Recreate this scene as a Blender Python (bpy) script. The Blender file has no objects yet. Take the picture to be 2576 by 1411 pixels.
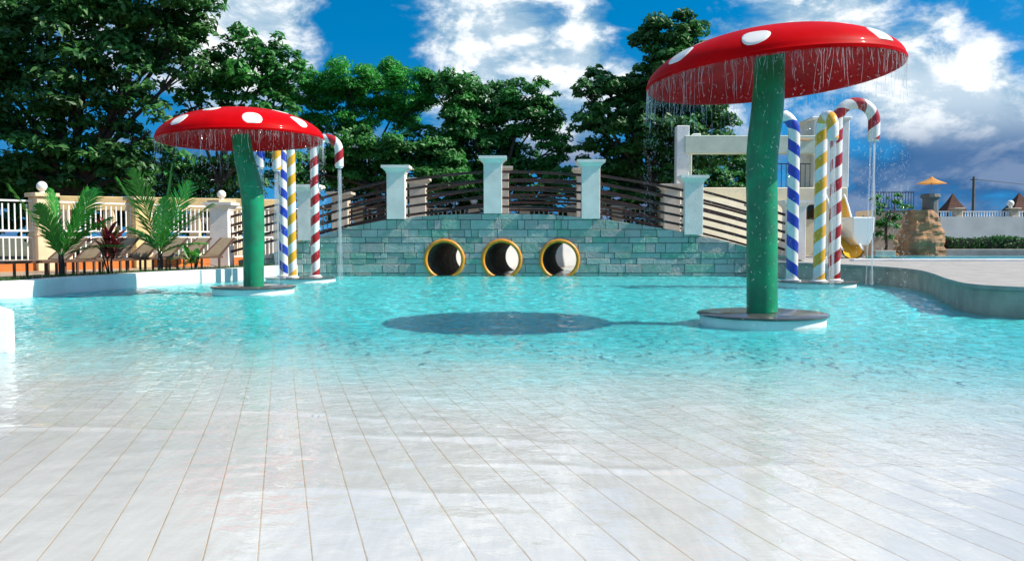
import bpy, bmesh, math, random
import numpy as np
from mathutils import Vector, Matrix, Euler
R = math.radians
random.seed(7); NPR = np.random.default_rng(11)
sc = bpy.context.scene
col = sc.collection

# ------------------------------------------------------------------ camera
CAM_Z = 0.98
FOC = 2185.0            # focal length in units of a 2576 wide picture
PITCH = math.atan((705.5 - 597.0) / FOC)
cam_d = bpy.data.cameras.new('camera'); cam = bpy.data.objects.new('camera', cam_d); col.objects.link(cam)
cam.location = (0, 0, CAM_Z); cam.rotation_euler = (R(90) - PITCH, 0, 0)
cam_d.sensor_width = 36; cam_d.lens = 36 * FOC / 2576; cam_d.clip_end = 3000; cam_d.clip_start = 0.05
sc.camera = cam
CP, SP = math.cos(PITCH), math.sin(PITCH)
def P(u, v, Y):
    """survey helper: the point at distance Y that bears (u, v) in the 2576 wide photograph"""
    a = (u - 1288) / FOC; b = (705.5 - v) / FOC
    t = Y / (CP + b * SP)
    return Vector((a * t, Y, CAM_Z + t * (b * CP - SP)))
def bearing(u, v):
    return (P(u, v, 1.0) - Vector((0, 0, CAM_Z))).normalized()

# ------------------------------------------------------------------ light and exposure
SUN_EL, SUN_A = 43.0, -6.0
sv = Vector((math.cos(R(SUN_EL)) * math.cos(R(SUN_A)), math.cos(R(SUN_EL)) * math.sin(R(SUN_A)), math.sin(R(SUN_EL))))
ld = bpy.data.lights.new('sun', 'SUN'); lo = bpy.data.objects.new('sun', ld); col.objects.link(lo)
ld.cycles.is_caustics_light = True; ld.energy = 4.3; ld.angle = R(0.5); ld.color = (1.0, 0.94, 0.84)
lo.rotation_euler = (-sv).to_track_quat('-Z', 'Y').to_euler(); lo.location = (20, 5, 30)
sc.view_settings.view_transform = 'Standard'; sc.view_settings.look = 'None'
sc.view_settings.exposure = 0.74; sc.view_settings.gamma = 1.0; sc.view_settings.use_curve_mapping = False
sc.cycles.use_denoising = True
try: sc.cycles.denoiser = 'OPENIMAGEDENOISE'
except Exception: pass
sc.cycles.max_bounces = 9; sc.cycles.transparent_max_bounces = 24; sc.cycles.diffuse_bounces = 5
sc.cycles.glossy_bounces = 4; sc.cycles.transmission_bounces = 4; sc.cycles.sample_clamp_indirect = 6
sc.cycles.caustics_reflective = False; sc.cycles.caustics_refractive = True

world = bpy.data.worlds.new('World'); sc.world = world; world.use_nodes = True
def build_sky():
    nt = world.node_tree; N = nt.nodes; L = nt.links
    for n in list(N): N.remove(n)
    out = N.new('ShaderNodeOutputWorld')
    sky = N.new('ShaderNodeTexSky'); sky.sky_type = 'NISHITA'; sky.sun_disc = False
    sky.sun_elevation = R(SUN_EL); sky.sun_rotation = R(90 - SUN_A); sky.air_density = 1.0; sky.dust_density = 0.2; sky.ozone_density = 2.5
    hs = N.new('ShaderNodeHueSaturation'); hs.inputs['Saturation'].default_value = 1.5; hs.inputs['Value'].default_value = 0.76
    hs.inputs['Hue'].default_value = 0.492
    tc0 = N.new('ShaderNodeTexCoord'); sx = N.new('ShaderNodeSeparateXYZ'); L.new(tc0.outputs['Generated'], sx.inputs[0])
    zz = N.new('ShaderNodeMath'); zz.operation = 'MAXIMUM'; zz.inputs[1].default_value = 0.0; L.new(sx.outputs['Z'], zz.inputs[0])
    z2 = N.new('ShaderNodeMath'); z2.operation = 'MULTIPLY_ADD'; z2.inputs[1].default_value = 0.8; z2.inputs[2].default_value = 0.26; L.new(zz.outputs[0], z2.inputs[0])
    cx = N.new('ShaderNodeCombineXYZ'); L.new(sx.outputs['X'], cx.inputs[0]); L.new(sx.outputs['Y'], cx.inputs[1]); L.new(z2.outputs[0], cx.inputs[2])
    nv0 = N.new('ShaderNodeVectorMath'); nv0.operation = 'NORMALIZE'; L.new(cx.outputs[0], nv0.inputs[0]); L.new(nv0.outputs[0], sky.inputs[0])
    L.new(sky.outputs[0], hs.inputs['Color'])
    bg = N.new('ShaderNodeBackground'); bg.inputs[1].default_value = 0.12; L.new(hs.outputs[0], bg.inputs[0])
    tc = N.new('ShaderNodeTexCoord')
    def noise(vec, scale, detail, rough=0.55, dist=0.0):
        n = N.new('ShaderNodeTexNoise'); n.inputs['Scale'].default_value = scale; n.inputs['Detail'].default_value = detail
        n.inputs['Roughness'].default_value = rough; n.inputs['Distortion'].default_value = dist
        L.new(vec, n.inputs['Vector']); return n.outputs['Fac']
    def math_(op, a, b=None, clamp=False):
        n = N.new('ShaderNodeMath'); n.operation = op; n.use_clamp = clamp
        for i, x in enumerate((a, b)):
            if x is None: continue
            if isinstance(x, (int, float)): n.inputs[i].default_value = x
            else: L.new(x, n.inputs[i])
        return n.outputs[0]
    def mapr(x, a, b, c=0.0, d=1.0, smooth=True):
        n = N.new('ShaderNodeMapRange'); n.interpolation_type = 'SMOOTHSTEP' if smooth else 'LINEAR'; n.clamp = True
        L.new(x, n.inputs[0])
        for i, k in enumerate((a, b, c, d)): n.inputs[i + 1].default_value = k
        return n.outputs[0]
    def mapped(off, s=(1, 1, 1.75)):
        m = N.new('ShaderNodeMapping'); m.inputs['Location'].default_value = off; m.inputs['Scale'].default_value = s
        L.new(tc.outputs['Generated'], m.inputs['Vector']); return m.outputs[0]
    # cloud banks, as bearing and size
    banks = [((610, 70), 7.0, 0.24), ((930, 80), 6.0, -0.16), ((1300, 190), 8.0, 0.14), ((1150, 20), 5, 0.07), ((1420, 40), 6, 0.03), ((1620, 30), 4.5, -0.14),
             ((1560, 150), 5, 0.12), ((2080, 30), 5.0, 0.16), ((2350, 40), 4.0, -0.20), ((2340, 190), 4.5, 0.20), ((2470, 310), 4.5, 0.18), ((2540, 120), 3.2, -0.14), ((2420, 440), 8.0, 0.20), ((2330, 130), 5.0, 0.14), ((850, 150), 5, -0.12)]
    acc = None
    for (uv, ang, amp) in banks:
        d = bearing(*uv)
        n = N.new('ShaderNodeVectorMath'); n.operation = 'DOT_PRODUCT'; n.inputs[1].default_value = d
        nv = N.new('ShaderNodeVectorMath'); nv.operation = 'NORMALIZE'; L.new(tc.outputs['Generated'], nv.inputs[0]); L.new(nv.outputs[0], n.inputs[0])
        m = mapr(n.outputs['Value'], math.cos(R(ang)), math.cos(R(ang * 0.25)), 0, amp)
        acc = m if acc is None else math_('ADD', acc, m)
    base = noise(mapped((0, 0, 0)), 10.5, 11, 0.62, 0.25)
    big = noise(mapped((3.1, 1.2, 0.4), (1, 1, 1.3)), 2.6, 2)
    dens = math_('ADD', math_('ADD', base, math_('MULTIPLY', math_('SUBTRACT', big, 0.5), 0.35)), acc)
    cov = mapr(dens, 0.39, 0.67)
    off = sv * 0.028
    lit = noise(mapped((-off.x, -off.y, -off.z * 1.75)), 10.5, 8, 0.6, 0.25)
    shade = math_('SUBTRACT', base, lit)
    l = mapr(shade, -0.08, 0.13)
    sep = N.new('ShaderNodeSeparateXYZ'); L.new(tc.outputs['Generated'], sep.inputs[0])
    low = mapr(sep.outputs['Z'], 0.08, 0.15)
    dk = N.new('ShaderNodeMix'); dk.data_type = 'RGBA'; dk.inputs['A'].default_value = (0.012, 0.085, 0.24, 1); dk.inputs['B'].default_value = (0.22, 0.38, 0.52, 1); L.new(low, dk.inputs['Factor'])
    ramp = N.new('ShaderNodeMix'); ramp.data_type = 'RGBA'; L.new(dk.outputs['Result'], ramp.inputs['A'])
    ramp.inputs['A'].default_value = (0.20, 0.36, 0.50, 1); ramp.inputs['B'].default_value = (0.98, 0.98, 0.96, 1)
    L.new(math_('MULTIPLY', math_('ADD', math_('MULTIPLY', l, 0.75), math_('MULTIPLY', mapr(dens, 0.5, 0.85), 0.35)), mapr(low, 0, 1, 0.14, 1.0, False)), ramp.inputs['Factor'])
    bg2 = N.new('ShaderNodeBackground'); bg2.inputs[1].default_value = 0.78; L.new(ramp.outputs['Result'], bg2.inputs[0])
    mix = N.new('ShaderNodeMixShader'); L.new(math_('MULTIPLY', cov, 0.93), mix.inputs[0]); L.new(bg.outputs[0], mix.inputs[1]); L.new(bg2.outputs[0], mix.inputs[2])
    L.new(mix.outputs[0], out.inputs[0])
build_sky()

# ------------------------------------------------------------------ materials
MATS = {}
def mat(name, c, rough=0.6, var=0.0, scale=6.0, c2=None, bump=0.0, bscale=40.0, metal=0.0, coat=0.0, spec=0.5, attr=None, trans=0.0, detail=5):
    if name in MATS: return MATS[name]
    m = bpy.data.materials.new(name); m.use_nodes = True; nt = m.node_tree; N = nt.nodes; L = nt.links
    b = N['Principled BSDF']
    b.inputs['Roughness'].default_value = rough; b.inputs['Metallic'].default_value = metal
    b.inputs['Coat Weight'].default_value = coat; b.inputs['Coat Roughness'].default_value = 0.08
    b.inputs['Specular IOR Level'].default_value = spec
    b.inputs['Base Color'].default_value = (*c, 1)
    tc = N.new('ShaderNodeTexCoord')
    src = None
    if var or c2:
        n = N.new('ShaderNodeTexNoise'); n.inputs['Scale'].default_value = scale; n.inputs['Detail'].default_value = detail
        L.new(tc.outputs['Object'], n.inputs['Vector'])
        r = N.new('ShaderNodeMapRange'); r.inputs[1].default_value = 0.35; r.inputs[2].default_value = 0.65; L.new(n.outputs['Fac'], r.inputs[0])
        mx = N.new('ShaderNodeMix'); mx.data_type = 'RGBA'
        k2 = c2 or tuple(x * (1 - var) for x in c)
        mx.inputs['A'].default_value = (*c, 1); mx.inputs['B'].default_value = (*k2, 1)
        L.new(r.outputs[0], mx.inputs['Factor']); src = mx.outputs['Result']
    if attr:
        a = N.new('ShaderNodeAttribute'); a.attribute_name = attr
        mm = N.new('ShaderNodeMix'); mm.data_type = 'RGBA'; mm.blend_type = 'MULTIPLY'; mm.inputs['Factor'].default_value = 1
        if src: L.new(src, mm.inputs['A'])
        else: mm.inputs['A'].default_value = (*c, 1)
        L.new(a.outputs['Color'], mm.inputs['B']); src = mm.outputs['Result']
    if src: L.new(src, b.inputs['Base Color'])
    if bump:
        n2 = N.new('ShaderNodeTexNoise'); n2.inputs['Scale'].default_value = bscale; n2.inputs['Detail'].default_value = 6; L.new(tc.outputs['Object'], n2.inputs['Vector'])
        bp = N.new('ShaderNodeBump'); bp.inputs['Strength'].default_value = bump; bp.inputs['Distance'].default_value = 0.02
        L.new(n2.outputs['Fac'], bp.inputs['Height']); L.new(bp.outputs[0], b.inputs['Normal'])
    if trans:
        o = N['Material Output']; t = N.new('ShaderNodeBsdfTranslucent'); s = N.new('ShaderNodeMixShader'); s.inputs[0].default_value = trans
        if src: L.new(src, t.inputs[0])
        else: t.inputs[0].default_value = (*c, 1)
        L.new(b.outputs[0], s.inputs[1]); L.new(t.outputs[0], s.inputs[2]); L.new(s.outputs[0], o.inputs[0])
    MATS[name] = m; return m

mat('white_paint', (0.90, 0.80, 0.74), 0.55, 0.16, 2.5, bump=0.15, bscale=30)
mat('cream_paint', (0.62, 0.53, 0.42), 0.6, 0.2, 3, bump=0.2, bscale=30)
mat('white_plaster', (0.80, 0.80, 0.79), 0.6, 0.16, 1.6, bump=0.2, bscale=25)
mat('yellow_plaster', (0.72, 0.53, 0.25), 0.7, 0.25, 2, bump=0.2)
mat('beige_plaster', (0.74, 0.57, 0.36), 0.7, 0.25, 2, bump=0.2)
mat('orange_plaster', (0.62, 0.18, 0.03), 0.7, 0.3, 2, bump=0.2)
mat('cream_wall', (0.80, 0.72, 0.53), 0.7, 0.12, 2, bump=0.2)
mat('pale_green_plaster', (0.55, 0.63, 0.53), 0.7, 0.15, 2, bump=0.2)
mat('rail_wood', (0.050, 0.016, 0.012), 0.55, 0.4, 8)
mat('white_rail', (0.78, 0.77, 0.74), 0.45)
mat('grout', (0.66, 0.50, 0.34), 0.8, 0.3, 8)
mat('mortar', (0.09, 0.13, 0.115), 0.9, 0.3, 8)
mat('concrete', (0.50, 0.41, 0.35), 0.8, 0.3, 3, bump=0.3, bscale=30)
mat('dark_concrete', (0.14, 0.14, 0.14), 0.75, 0.35, 3, bump=0.3, bscale=30)
mat('deck_stone', (0.36, 0.34, 0.32), 0.75, 0.25, 4, bump=0.3, bscale=25)
mat('terrace', (0.42, 0.30, 0.20), 0.75, 0.25, 4, bump=0.3, bscale=25)
mat('wet_slate', (0.085, 0.085, 0.085), 0.22, 0.4, 6, coat=0.4)
mat('red_fibreglass', (0.70, 0.001, 0.004), 0.48, 0.22, 2.2, coat=0.04, spec=0.05, trans=0.25)
mat('spot_white', (0.82, 0.80, 0.76), 0.35, 0.08, 6, coat=0.4)
mat('green_fibreglass', (0.003, 0.27, 0.115), 0.38, 0.35, 4, c2=(0.02, 0.17, 0.085), coat=0.12, spec=0.35, bump=0.12, bscale=14)
mat('tunnel_rim', (0.74, 0.28, 0.015), 0.4, 0.25, 8)
mat('tunnel_inside', (0.16, 0.15, 0.12), 0.8, 0.5, 5, c2=(0.10, 0.06, 0.045))
mat('sling', (0.36, 0.27, 0.17), 0.8, 0.2, 12)
mat('lounger_frame', (0.10, 0.05, 0.03), 0.5)
mat('bark', (0.055, 0.042, 0.032), 0.9, 0.5, 9, bump=0.6, bscale=20)
mat('black_metal', (0.015, 0.015, 0.018), 0.4)
mat('dark_glass', (0.01, 0.01, 0.012), 0.1)
mat('globe', (0.85, 0.85, 0.82), 0.3)
mat('umbrella_orange', (0.78, 0.36, 0.09), 0.8, 0.15, 3, trans=0.3)
mat('rock', (0.38, 0.20, 0.09), 0.85, 0.5, 3, c2=(0.20, 0.12, 0.07), bump=0.8, bscale=9)
mat('thatch', (0.13, 0.055, 0.04), 0.95, 0.5, 14, bump=0.6)
mat('slide_yellow', (0.78, 0.46, 0.03), 0.3, coat=0.4)
mat('slide_white', (0.80, 0.80, 0.78), 0.3, coat=0.4)
mat('soil', (0.10, 0.075, 0.05), 0.95, 0.4, 3)
mat('grass', (0.035, 0.13, 0.02), 0.7, attr='tint', trans=0.25)
mat('leaf_dark', (0.045, 0.175, 0.040), 0.5, attr='tint', trans=0.36)
mat('leaf_mid', (0.042, 0.225, 0.042), 0.5, attr='tint', trans=0.38)
mat('leaf_bright', (0.045, 0.31, 0.05), 0.5, attr='tint', trans=0.4)
mat('palm_leaf', (0.05, 0.27, 0.035), 0.4, attr='tint', trans=0.3)
mat('cordyline_leaf', (0.17, 0.012, 0.018), 0.4, attr='tint', trans=0.3)

def tile_mat():
    m = bpy.data.materials.new('pale_tile'); m.use_nodes = True; nt = m.node_tree; N = nt.nodes; L = nt.links
    b = N['Principled BSDF']
    g = N.new('ShaderNodeNewGeometry')
    n = N.new('ShaderNodeTexNoise'); n.inputs['Scale'].default_value = 1.3; n.inputs['Detail'].default_value = 6; L.new(g.outputs['Position'], n.inputs['Vector'])
    mp = N.new('ShaderNodeMapping'); mp.inputs['Scale'].default_value = (9, 1.2, 1); mp.inputs['Rotation'].default_value = (0, 0, R(-15)); L.new(g.outputs['Position'], mp.inputs['Vector'])
    n2 = N.new('ShaderNodeTexNoise'); n2.inputs['Scale'].default_value = 3; n2.inputs['Detail'].default_value = 7; L.new(mp.outputs[0], n2.inputs['Vector'])
    ad = N.new('ShaderNodeMath'); ad.operation = 'ADD'; L.new(n.outputs['Fac'], ad.inputs[0]); L.new(n2.outputs['Fac'], ad.inputs[1])
    r = N.new('ShaderNodeMapRange'); r.inputs[1].default_value = 0.75; r.inputs[2].default_value = 1.25; L.new(ad.outputs[0], r.inputs[0])
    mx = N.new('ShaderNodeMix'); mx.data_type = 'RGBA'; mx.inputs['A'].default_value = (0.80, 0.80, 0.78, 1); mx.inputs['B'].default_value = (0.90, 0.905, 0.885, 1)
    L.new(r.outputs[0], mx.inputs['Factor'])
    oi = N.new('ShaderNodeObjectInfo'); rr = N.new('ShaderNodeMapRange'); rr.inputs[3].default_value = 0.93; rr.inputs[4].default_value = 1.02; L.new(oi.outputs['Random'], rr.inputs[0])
    # turquoise light of the deepening water, painted into the white floor colour
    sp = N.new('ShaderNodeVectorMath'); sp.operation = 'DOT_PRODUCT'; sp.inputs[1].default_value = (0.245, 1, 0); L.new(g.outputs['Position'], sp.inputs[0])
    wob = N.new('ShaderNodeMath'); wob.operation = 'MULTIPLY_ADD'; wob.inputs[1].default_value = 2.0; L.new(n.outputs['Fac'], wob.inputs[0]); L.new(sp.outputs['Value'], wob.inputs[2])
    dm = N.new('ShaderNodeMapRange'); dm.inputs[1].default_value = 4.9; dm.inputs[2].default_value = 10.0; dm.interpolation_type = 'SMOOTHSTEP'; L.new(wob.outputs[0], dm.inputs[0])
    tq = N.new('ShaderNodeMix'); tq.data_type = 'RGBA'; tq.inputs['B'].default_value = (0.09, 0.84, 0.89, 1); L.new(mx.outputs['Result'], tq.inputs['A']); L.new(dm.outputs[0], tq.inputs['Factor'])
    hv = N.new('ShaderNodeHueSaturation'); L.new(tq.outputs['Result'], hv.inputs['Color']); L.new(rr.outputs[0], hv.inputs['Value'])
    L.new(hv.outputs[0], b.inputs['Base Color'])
    r2 = N.new('ShaderNodeMapRange'); r2.inputs[1].default_value = 0.4; r2.inputs[2].default_value = 0.6; r2.inputs[3].default_value = 0.12; r2.inputs[4].default_value = 0.38
    L.new(n.outputs['Fac'], r2.inputs[0]); L.new(r2.outputs[0], b.inputs['Roughness'])
    bp = N.new('ShaderNodeBump'); bp.inputs['Strength'].default_value = 0.25; bp.inputs['Distance'].default_value = 0.01
    L.new(n2.outputs['Fac'], bp.inputs['Height']); L.new(bp.outputs[0], b.inputs['Normal'])
    MATS['pale_tile'] = m
tile_mat()

def water_mat():
    m = bpy.data.materials.new('pool_water'); m.use_nodes = True; nt = m.node_tree; N = nt.nodes; L = nt.links
    N.remove(N['Principled BSDF']); out = N['Material Output']
    g = N.new('ShaderNodeNewGeometry')
    def nz(sc_, scale, detail, dist, rough=0.5):
        mp = N.new('ShaderNodeMapping'); mp.inputs['Scale'].default_value = sc_; L.new(g.outputs['Position'], mp.inputs['Vector'])
        n = N.new('ShaderNodeTexNoise'); n.inputs['Scale'].default_value = scale; n.inputs['Detail'].default_value = detail; n.inputs['Distortion'].default_value = dist; n.inputs['Roughness'].default_value = rough
        L.new(mp.outputs[0], n.inputs['Vector']); return n.outputs['Fac']
    a = nz((1, 1.25, 1), 15.0, 2, 1.0); b = nz((1, 1, 1), 6, 1, 0.4)
    s = N.new('ShaderNodeMath'); s.operation = 'MULTIPLY_ADD'; L.new(b, s.inputs[0]); s.inputs[1].default_value = 1.6; L.new(a, s.inputs[2])
    bp = N.new('ShaderNodeBump'); bp.inputs['Distance'].default_value = 0.012
    # ripples die out in the thin film over the beach entry
    dd = N.new('ShaderNodeVectorMath'); dd.operation = 'DOT_PRODUCT'; dd.inputs[1].default_value = (0.245, 1, 0); L.new(g.outputs['Position'], dd.inputs[0])
    dr = N.new('ShaderNodeMapRange'); dr.interpolation_type = 'SMOOTHSTEP'
    for i_, k_ in enumerate((3.4, 6.2, 0.10, 1.0)): dr.inputs[i_ + 1].default_value = k_
    L.new(dd.outputs['Value'], dr.inputs[0]); L.new(dr.outputs[0], bp.inputs['Strength'])
    L.new(s.outputs[0], bp.inputs['Height'])
    gl = N.new('ShaderNodeBsdfGlass'); gl.inputs['Roughness'].default_value = 0.0; gl.inputs['IOR'].default_value = 1.33; L.new(bp.outputs[0], gl.inputs['Normal'])
    L.new(gl.outputs[0], out.inputs['Surface'])
    MATS['pool_water'] = m
water_mat()

def spray_mat():
    m = bpy.data.materials.new('falling_water'); m.use_nodes = True; nt = m.node_tree; N = nt.nodes; L = nt.links
    N.remove(N['Principled BSDF']); out = N['Material Output']
    tr = N.new('ShaderNodeBsdfTransparent'); tr.inputs[0].default_value = (0.97, 0.98, 0.99, 1)
    gl = N.new('ShaderNodeBsdfGlossy'); gl.inputs['Roughness'].default_value = 0.12
    tl = N.new('ShaderNodeBsdfTranslucent'); tl.inputs[0].default_value = (0.86, 0.90, 0.93, 1)
    df = N.new('ShaderNodeBsdfDiffuse'); df.inputs[0].default_value = (0.86, 0.90, 0.93, 1)
    a = N.new('ShaderNodeMixShader'); a.inputs[0].default_value = 0.5; L.new(tl.outputs[0], a.inputs[1]); L.new(df.outputs[0], a.inputs[2])
    b = N.new('ShaderNodeMixShader'); b.inputs[0].default_value = 0.3; L.new(a.outputs[0], b.inputs[1]); L.new(gl.outputs[0], b.inputs[2])
    c = N.new('ShaderNodeMixShader'); c.inputs[0].default_value = 0.27; L.new(tr.outputs[0], c.inputs[1]); L.new(b.outputs[0], c.inputs[2])
    L.new(c.outputs[0], out.inputs['Surface']); MATS['falling_water'] = m
spray_mat()

def stripe_mat(name, c, flip=1):
    m = bpy.data.materials.new(name); m.use_nodes = True; nt = m.node_tree; N = nt.nodes; L = nt.links
    b = N['Principled BSDF']; b.inputs['Roughness'].default_value = 0.3; b.inputs['Coat Weight'].default_value = 0.4
    uv = N.new('ShaderNodeUVMap'); sp = N.new('ShaderNodeSeparateXYZ'); L.new(uv.outputs[0], sp.inputs[0])
    a = N.new('ShaderNodeMath'); a.operation = 'MULTIPLY_ADD'; L.new(sp.outputs['X'], a.inputs[0]); a.inputs[1].default_value = flip; L.new(sp.outputs['Y'], a.inputs[2])
    f = N.new('ShaderNodeMath'); f.operation = 'FRACT'; L.new(a.outputs[0], f.inputs[0])
    q = N.new('ShaderNodeMath'); q.operation = 'GREATER_THAN'; q.inputs[1].default_value = 0.52; L.new(f.outputs[0], q.inputs[0])
    tc = N.new('ShaderNodeTexCoord'); n = N.new('ShaderNodeTexNoise'); n.inputs['Scale'].default_value = 7; L.new(tc.outputs['Object'], n.inputs[0])
    mx = N.new('ShaderNodeMix'); mx.data_type = 'RGBA'; mx.inputs['A'].default_value = (0.78, 0.76, 0.74, 1); mx.inputs['B'].default_value = (*c, 1)
    L.new(q.outputs[0], mx.inputs['Factor'])
    hv = N.new('ShaderNodeHueSaturation'); r = N.new('ShaderNodeMapRange'); r.inputs[3].default_value = 0.82; r.inputs[4].default_value = 1.1; L.new(n.outputs['Fac'], r.inputs[0]); L.new(r.outputs[0], hv.inputs['Value'])
    L.new(mx.outputs['Result'], hv.inputs['Color']); L.new(hv.outputs[0], b.inputs['Base Color']); MATS[name] = m
stripe_mat('stripe_red', (0.36, 0.008, 0.010), -1); stripe_mat('stripe_yellow', (0.72, 0.36, 0.008), -1); stripe_mat('stripe_blue', (0.010, 0.045, 0.42), 1)

def stone_mats():
    for i, (c, c2) in enumerate([((0.20, 0.32, 0.26), (0.30, 0.38, 0.33)), ((0.30, 0.42, 0.36), (0.40, 0.45, 0.41)), ((0.40, 0.40, 0.37), (0.46, 0.46, 0.43)), ((0.46, 0.40, 0.38), (0.34, 0.34, 0.32)),
                                 ((0.16, 0.35, 0.26), (0.28, 0.42, 0.35)), ((0.46, 0.46, 0.43), (0.35, 0.42, 0.37)), ((0.38, 0.34, 0.33), (0.26, 0.33, 0.28)), ((0.26, 0.36, 0.30), (0.43, 0.42, 0.40))]):
        mat('green_stone_%d' % i, c, 0.6, 0, 5.0, c2=c2, bump=0.7, bscale=16)
stone_mats()

# ------------------------------------------------------------------ mesh helpers
def world_loc(o):
    v = Vector((0, 0, 0))
    while o is not None: v += o.location; o = o.parent
    return v
class MB:
    def __init__(s): s.v = []; s.f = []; s.uv = []; s.hasuv = False
    def add(s, vs, fs, uvs=None):
        k = len(s.v); s.v += [tuple(x) for x in vs]; s.f += [tuple(i + k for i in f) for f in fs]
        if uvs: s.hasuv = True; s.uv += uvs
    def box(s, c, d, rot=None):
        x, y, z = d[0] / 2, d[1] / 2, d[2] / 2
        vs = [Vector((i * x, j * y, k * z)) for i in (-1, 1) for j in (-1, 1) for k in (-1, 1)]
        if rot is not None: vs = [rot @ v for v in vs]
        c = Vector(c); s.add([v + c for v in vs], [(0, 1, 3, 2), (4, 6, 7, 5), (0, 4, 5, 1), (2, 3, 7, 6), (0, 2, 6, 4), (1, 5, 7, 3)]); return s
    def bar(s, a, b, w, h=None, up=(0, 0, 1)):
        a, b = Vector(a), Vector(b); h = h or w; d = b - a; L_ = d.length; d.normalize()
        up = Vector(up); x = d.cross(up)
        if x.length < 1e-4: x = d.cross(Vector((1, 0, 0)))
        x.normalize(); z = x.cross(d)
        rot = Matrix((x, d, z)).transposed()
        return s.box((a + b) / 2, (w, L_, h), rot)
    def prism(s, poly, z0, z1):
        n = len(poly); s.add([(x, y, z0) for x, y in poly] + [(x, y, z1) for x, y in poly],
              [tuple(range(n - 1, -1, -1)), tuple(range(n, 2 * n))] + [(i, (i + 1) % n, n + (i + 1) % n, n + i) for i in range(n)]); return s
    def slab_xz(s, poly, y0, y1):      # outline in x,z pushed along y
        n = len(poly); s.add([(x, y0, z) for x, z in poly] + [(x, y1, z) for x, z in poly],
              [tuple(range(n)), tuple(range(2 * n - 1, n - 1, -1))] + [(i, n + i, n + (i + 1) % n, (i + 1) % n) for i in range(n)]); return s
    def tube(s, path, rad, n=12, cap=True, uv=None):
        path = [Vector(p) for p in path]; m = len(path)
        if not hasattr(rad, '__len__'): rad = [rad] * m
        t0 = (path[1] - path[0]).normalized(); x = t0.cross(Vector((0, 1, 0)))
        if x.length < 0.05: x = t0.cross(Vector((1, 0, 0)))
        x.normalize(); vs = []; uvv = []; acc = 0
        for i, p in enumerate(path):
            t = (path[min(i + 1, m - 1)] - path[max(i - 1, 0)]).normalized()
            x = (x - t * x.dot(t)).normalized(); y = t.cross(x)
            if i: acc += (p - path[i - 1]).length
            for j in range(n): a = 2 * math.pi * j / n; vs.append(p + (x * math.cos(a) + y * math.sin(a)) * rad[i])
            uvv.append(acc)
        fs = [(i * n + j, i * n + (j + 1) % n, (i + 1) * n + (j + 1) % n, (i + 1) * n + j) for i in range(m - 1) for j in range(n)]
        ul = None
        if uv: ul = [[(j / n, uvv[i] / uv), ((j + 1) / n, uvv[i] / uv), ((j + 1) / n, uvv[i + 1] / uv), (j / n, uvv[i + 1] / uv)] for i in range(m - 1) for j in range(n)]
        if cap:
            fs += [tuple(range(n - 1, -1, -1)), tuple((m - 1) * n + j for j in range(n))]
            if ul: ul += [[(0.0, 0.0)] * n, [(0.0, 0.0)] * n]
        s.add(vs, fs, ul); return s
    def lathe(s, prof, c, n=32, M=None):
        c = Vector(c); vs = []
        for r, z in prof:
            for j in range(n):
                a = 2 * math.pi * j / n; p = Vector((r * math.cos(a), r * math.sin(a), z)); vs.append((M @ p if M else p) + c)
        m = len(prof); fs = [(i * n + j, i * n + (j + 1) % n, (i + 1) * n + (j + 1) % n, (i + 1) * n + j) for i in range(m - 1) for j in range(n)]
        fs += [tuple(range(n - 1, -1, -1)), tuple((m - 1) * n + j for j in range(n))]
        s.add(vs, fs); return s
    def sphere(s, c, r, n=12):
        k = n // 2; return s.lathe([(max(1e-3, r * math.sin(math.pi * i / k)), -r * math.cos(math.pi * i / k)) for i in range(k + 1)], c, n)
    def build(s, name, m, parent=None, smooth=False, bevel=0.0, at=None):
        o_ = world_loc(parent) if parent is not None else (Vector(at) if at is not None else Vector((0, 0, 0)))
        me = bpy.data.meshes.new(name); me.from_pydata([(x - o_.x, y - o_.y, z - o_.z) for x, y, z in s.v], [], s.f)
        if s.hasuv:
            ul = me.uv_layers.new(name='UVMap'); k = 0
            for fu in s.uv:
                for q in fu: ul.data[k].uv = q; k += 1
        bm = bmesh.new(); bm.from_mesh(me); bmesh.ops.recalc_face_normals(bm, faces=bm.faces)
        if bevel: bmesh.ops.bevel(bm, geom=list(bm.edges), offset=bevel, segments=1, affect='EDGES')
        bm.to_mesh(me); bm.free()
        me.materials.append(MATS[m])
        if smooth:
            me.polygons.foreach_set('use_smooth', [True] * len(me.polygons))
            try: me.set_sharp_from_angle(angle=R(42))
            except Exception: pass
        o = bpy.data.objects.new(name, me); col.objects.link(o)
        if parent is not None: o.parent = parent
        elif at is not None: o.location = o_
        return o
def empty(name, loc, label, cat, group=None):
    o = bpy.data.objects.new(name, None); o.empty_display_size = 0.2; o.location = loc; col.objects.link(o); return tag(o, label, cat, group)
def tag(o, label=None, cat=None, group=None, kind=None):
    for k, x in (('label', label), ('category', cat), ('group', group), ('kind', kind)):
        if x: o[k] = x
    return o
def structure(o): o['kind'] = 'structure'; return o
def share(src, name, loc, parent, rot=None, scale=None):
    o = bpy.data.objects.new(name, src); col.objects.link(o); o.parent = parent; o.location = loc
    if rot is not None: o.rotation_euler = rot
    if scale is not None: o.scale = scale
    return o
def dup(root, loc, label, rotz=None):
    r = root.copy(); col.objects.link(r); r.location = loc; r['label'] = label
    if rotz is not None: r.rotation_euler = (0, 0, rotz)
    for ch in list(root.children):
        c = ch.copy(); col.objects.link(c); c.parent = r
        for g in list(ch.children): d = g.copy(); col.objects.link(d); d.parent = c
    return r

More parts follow.
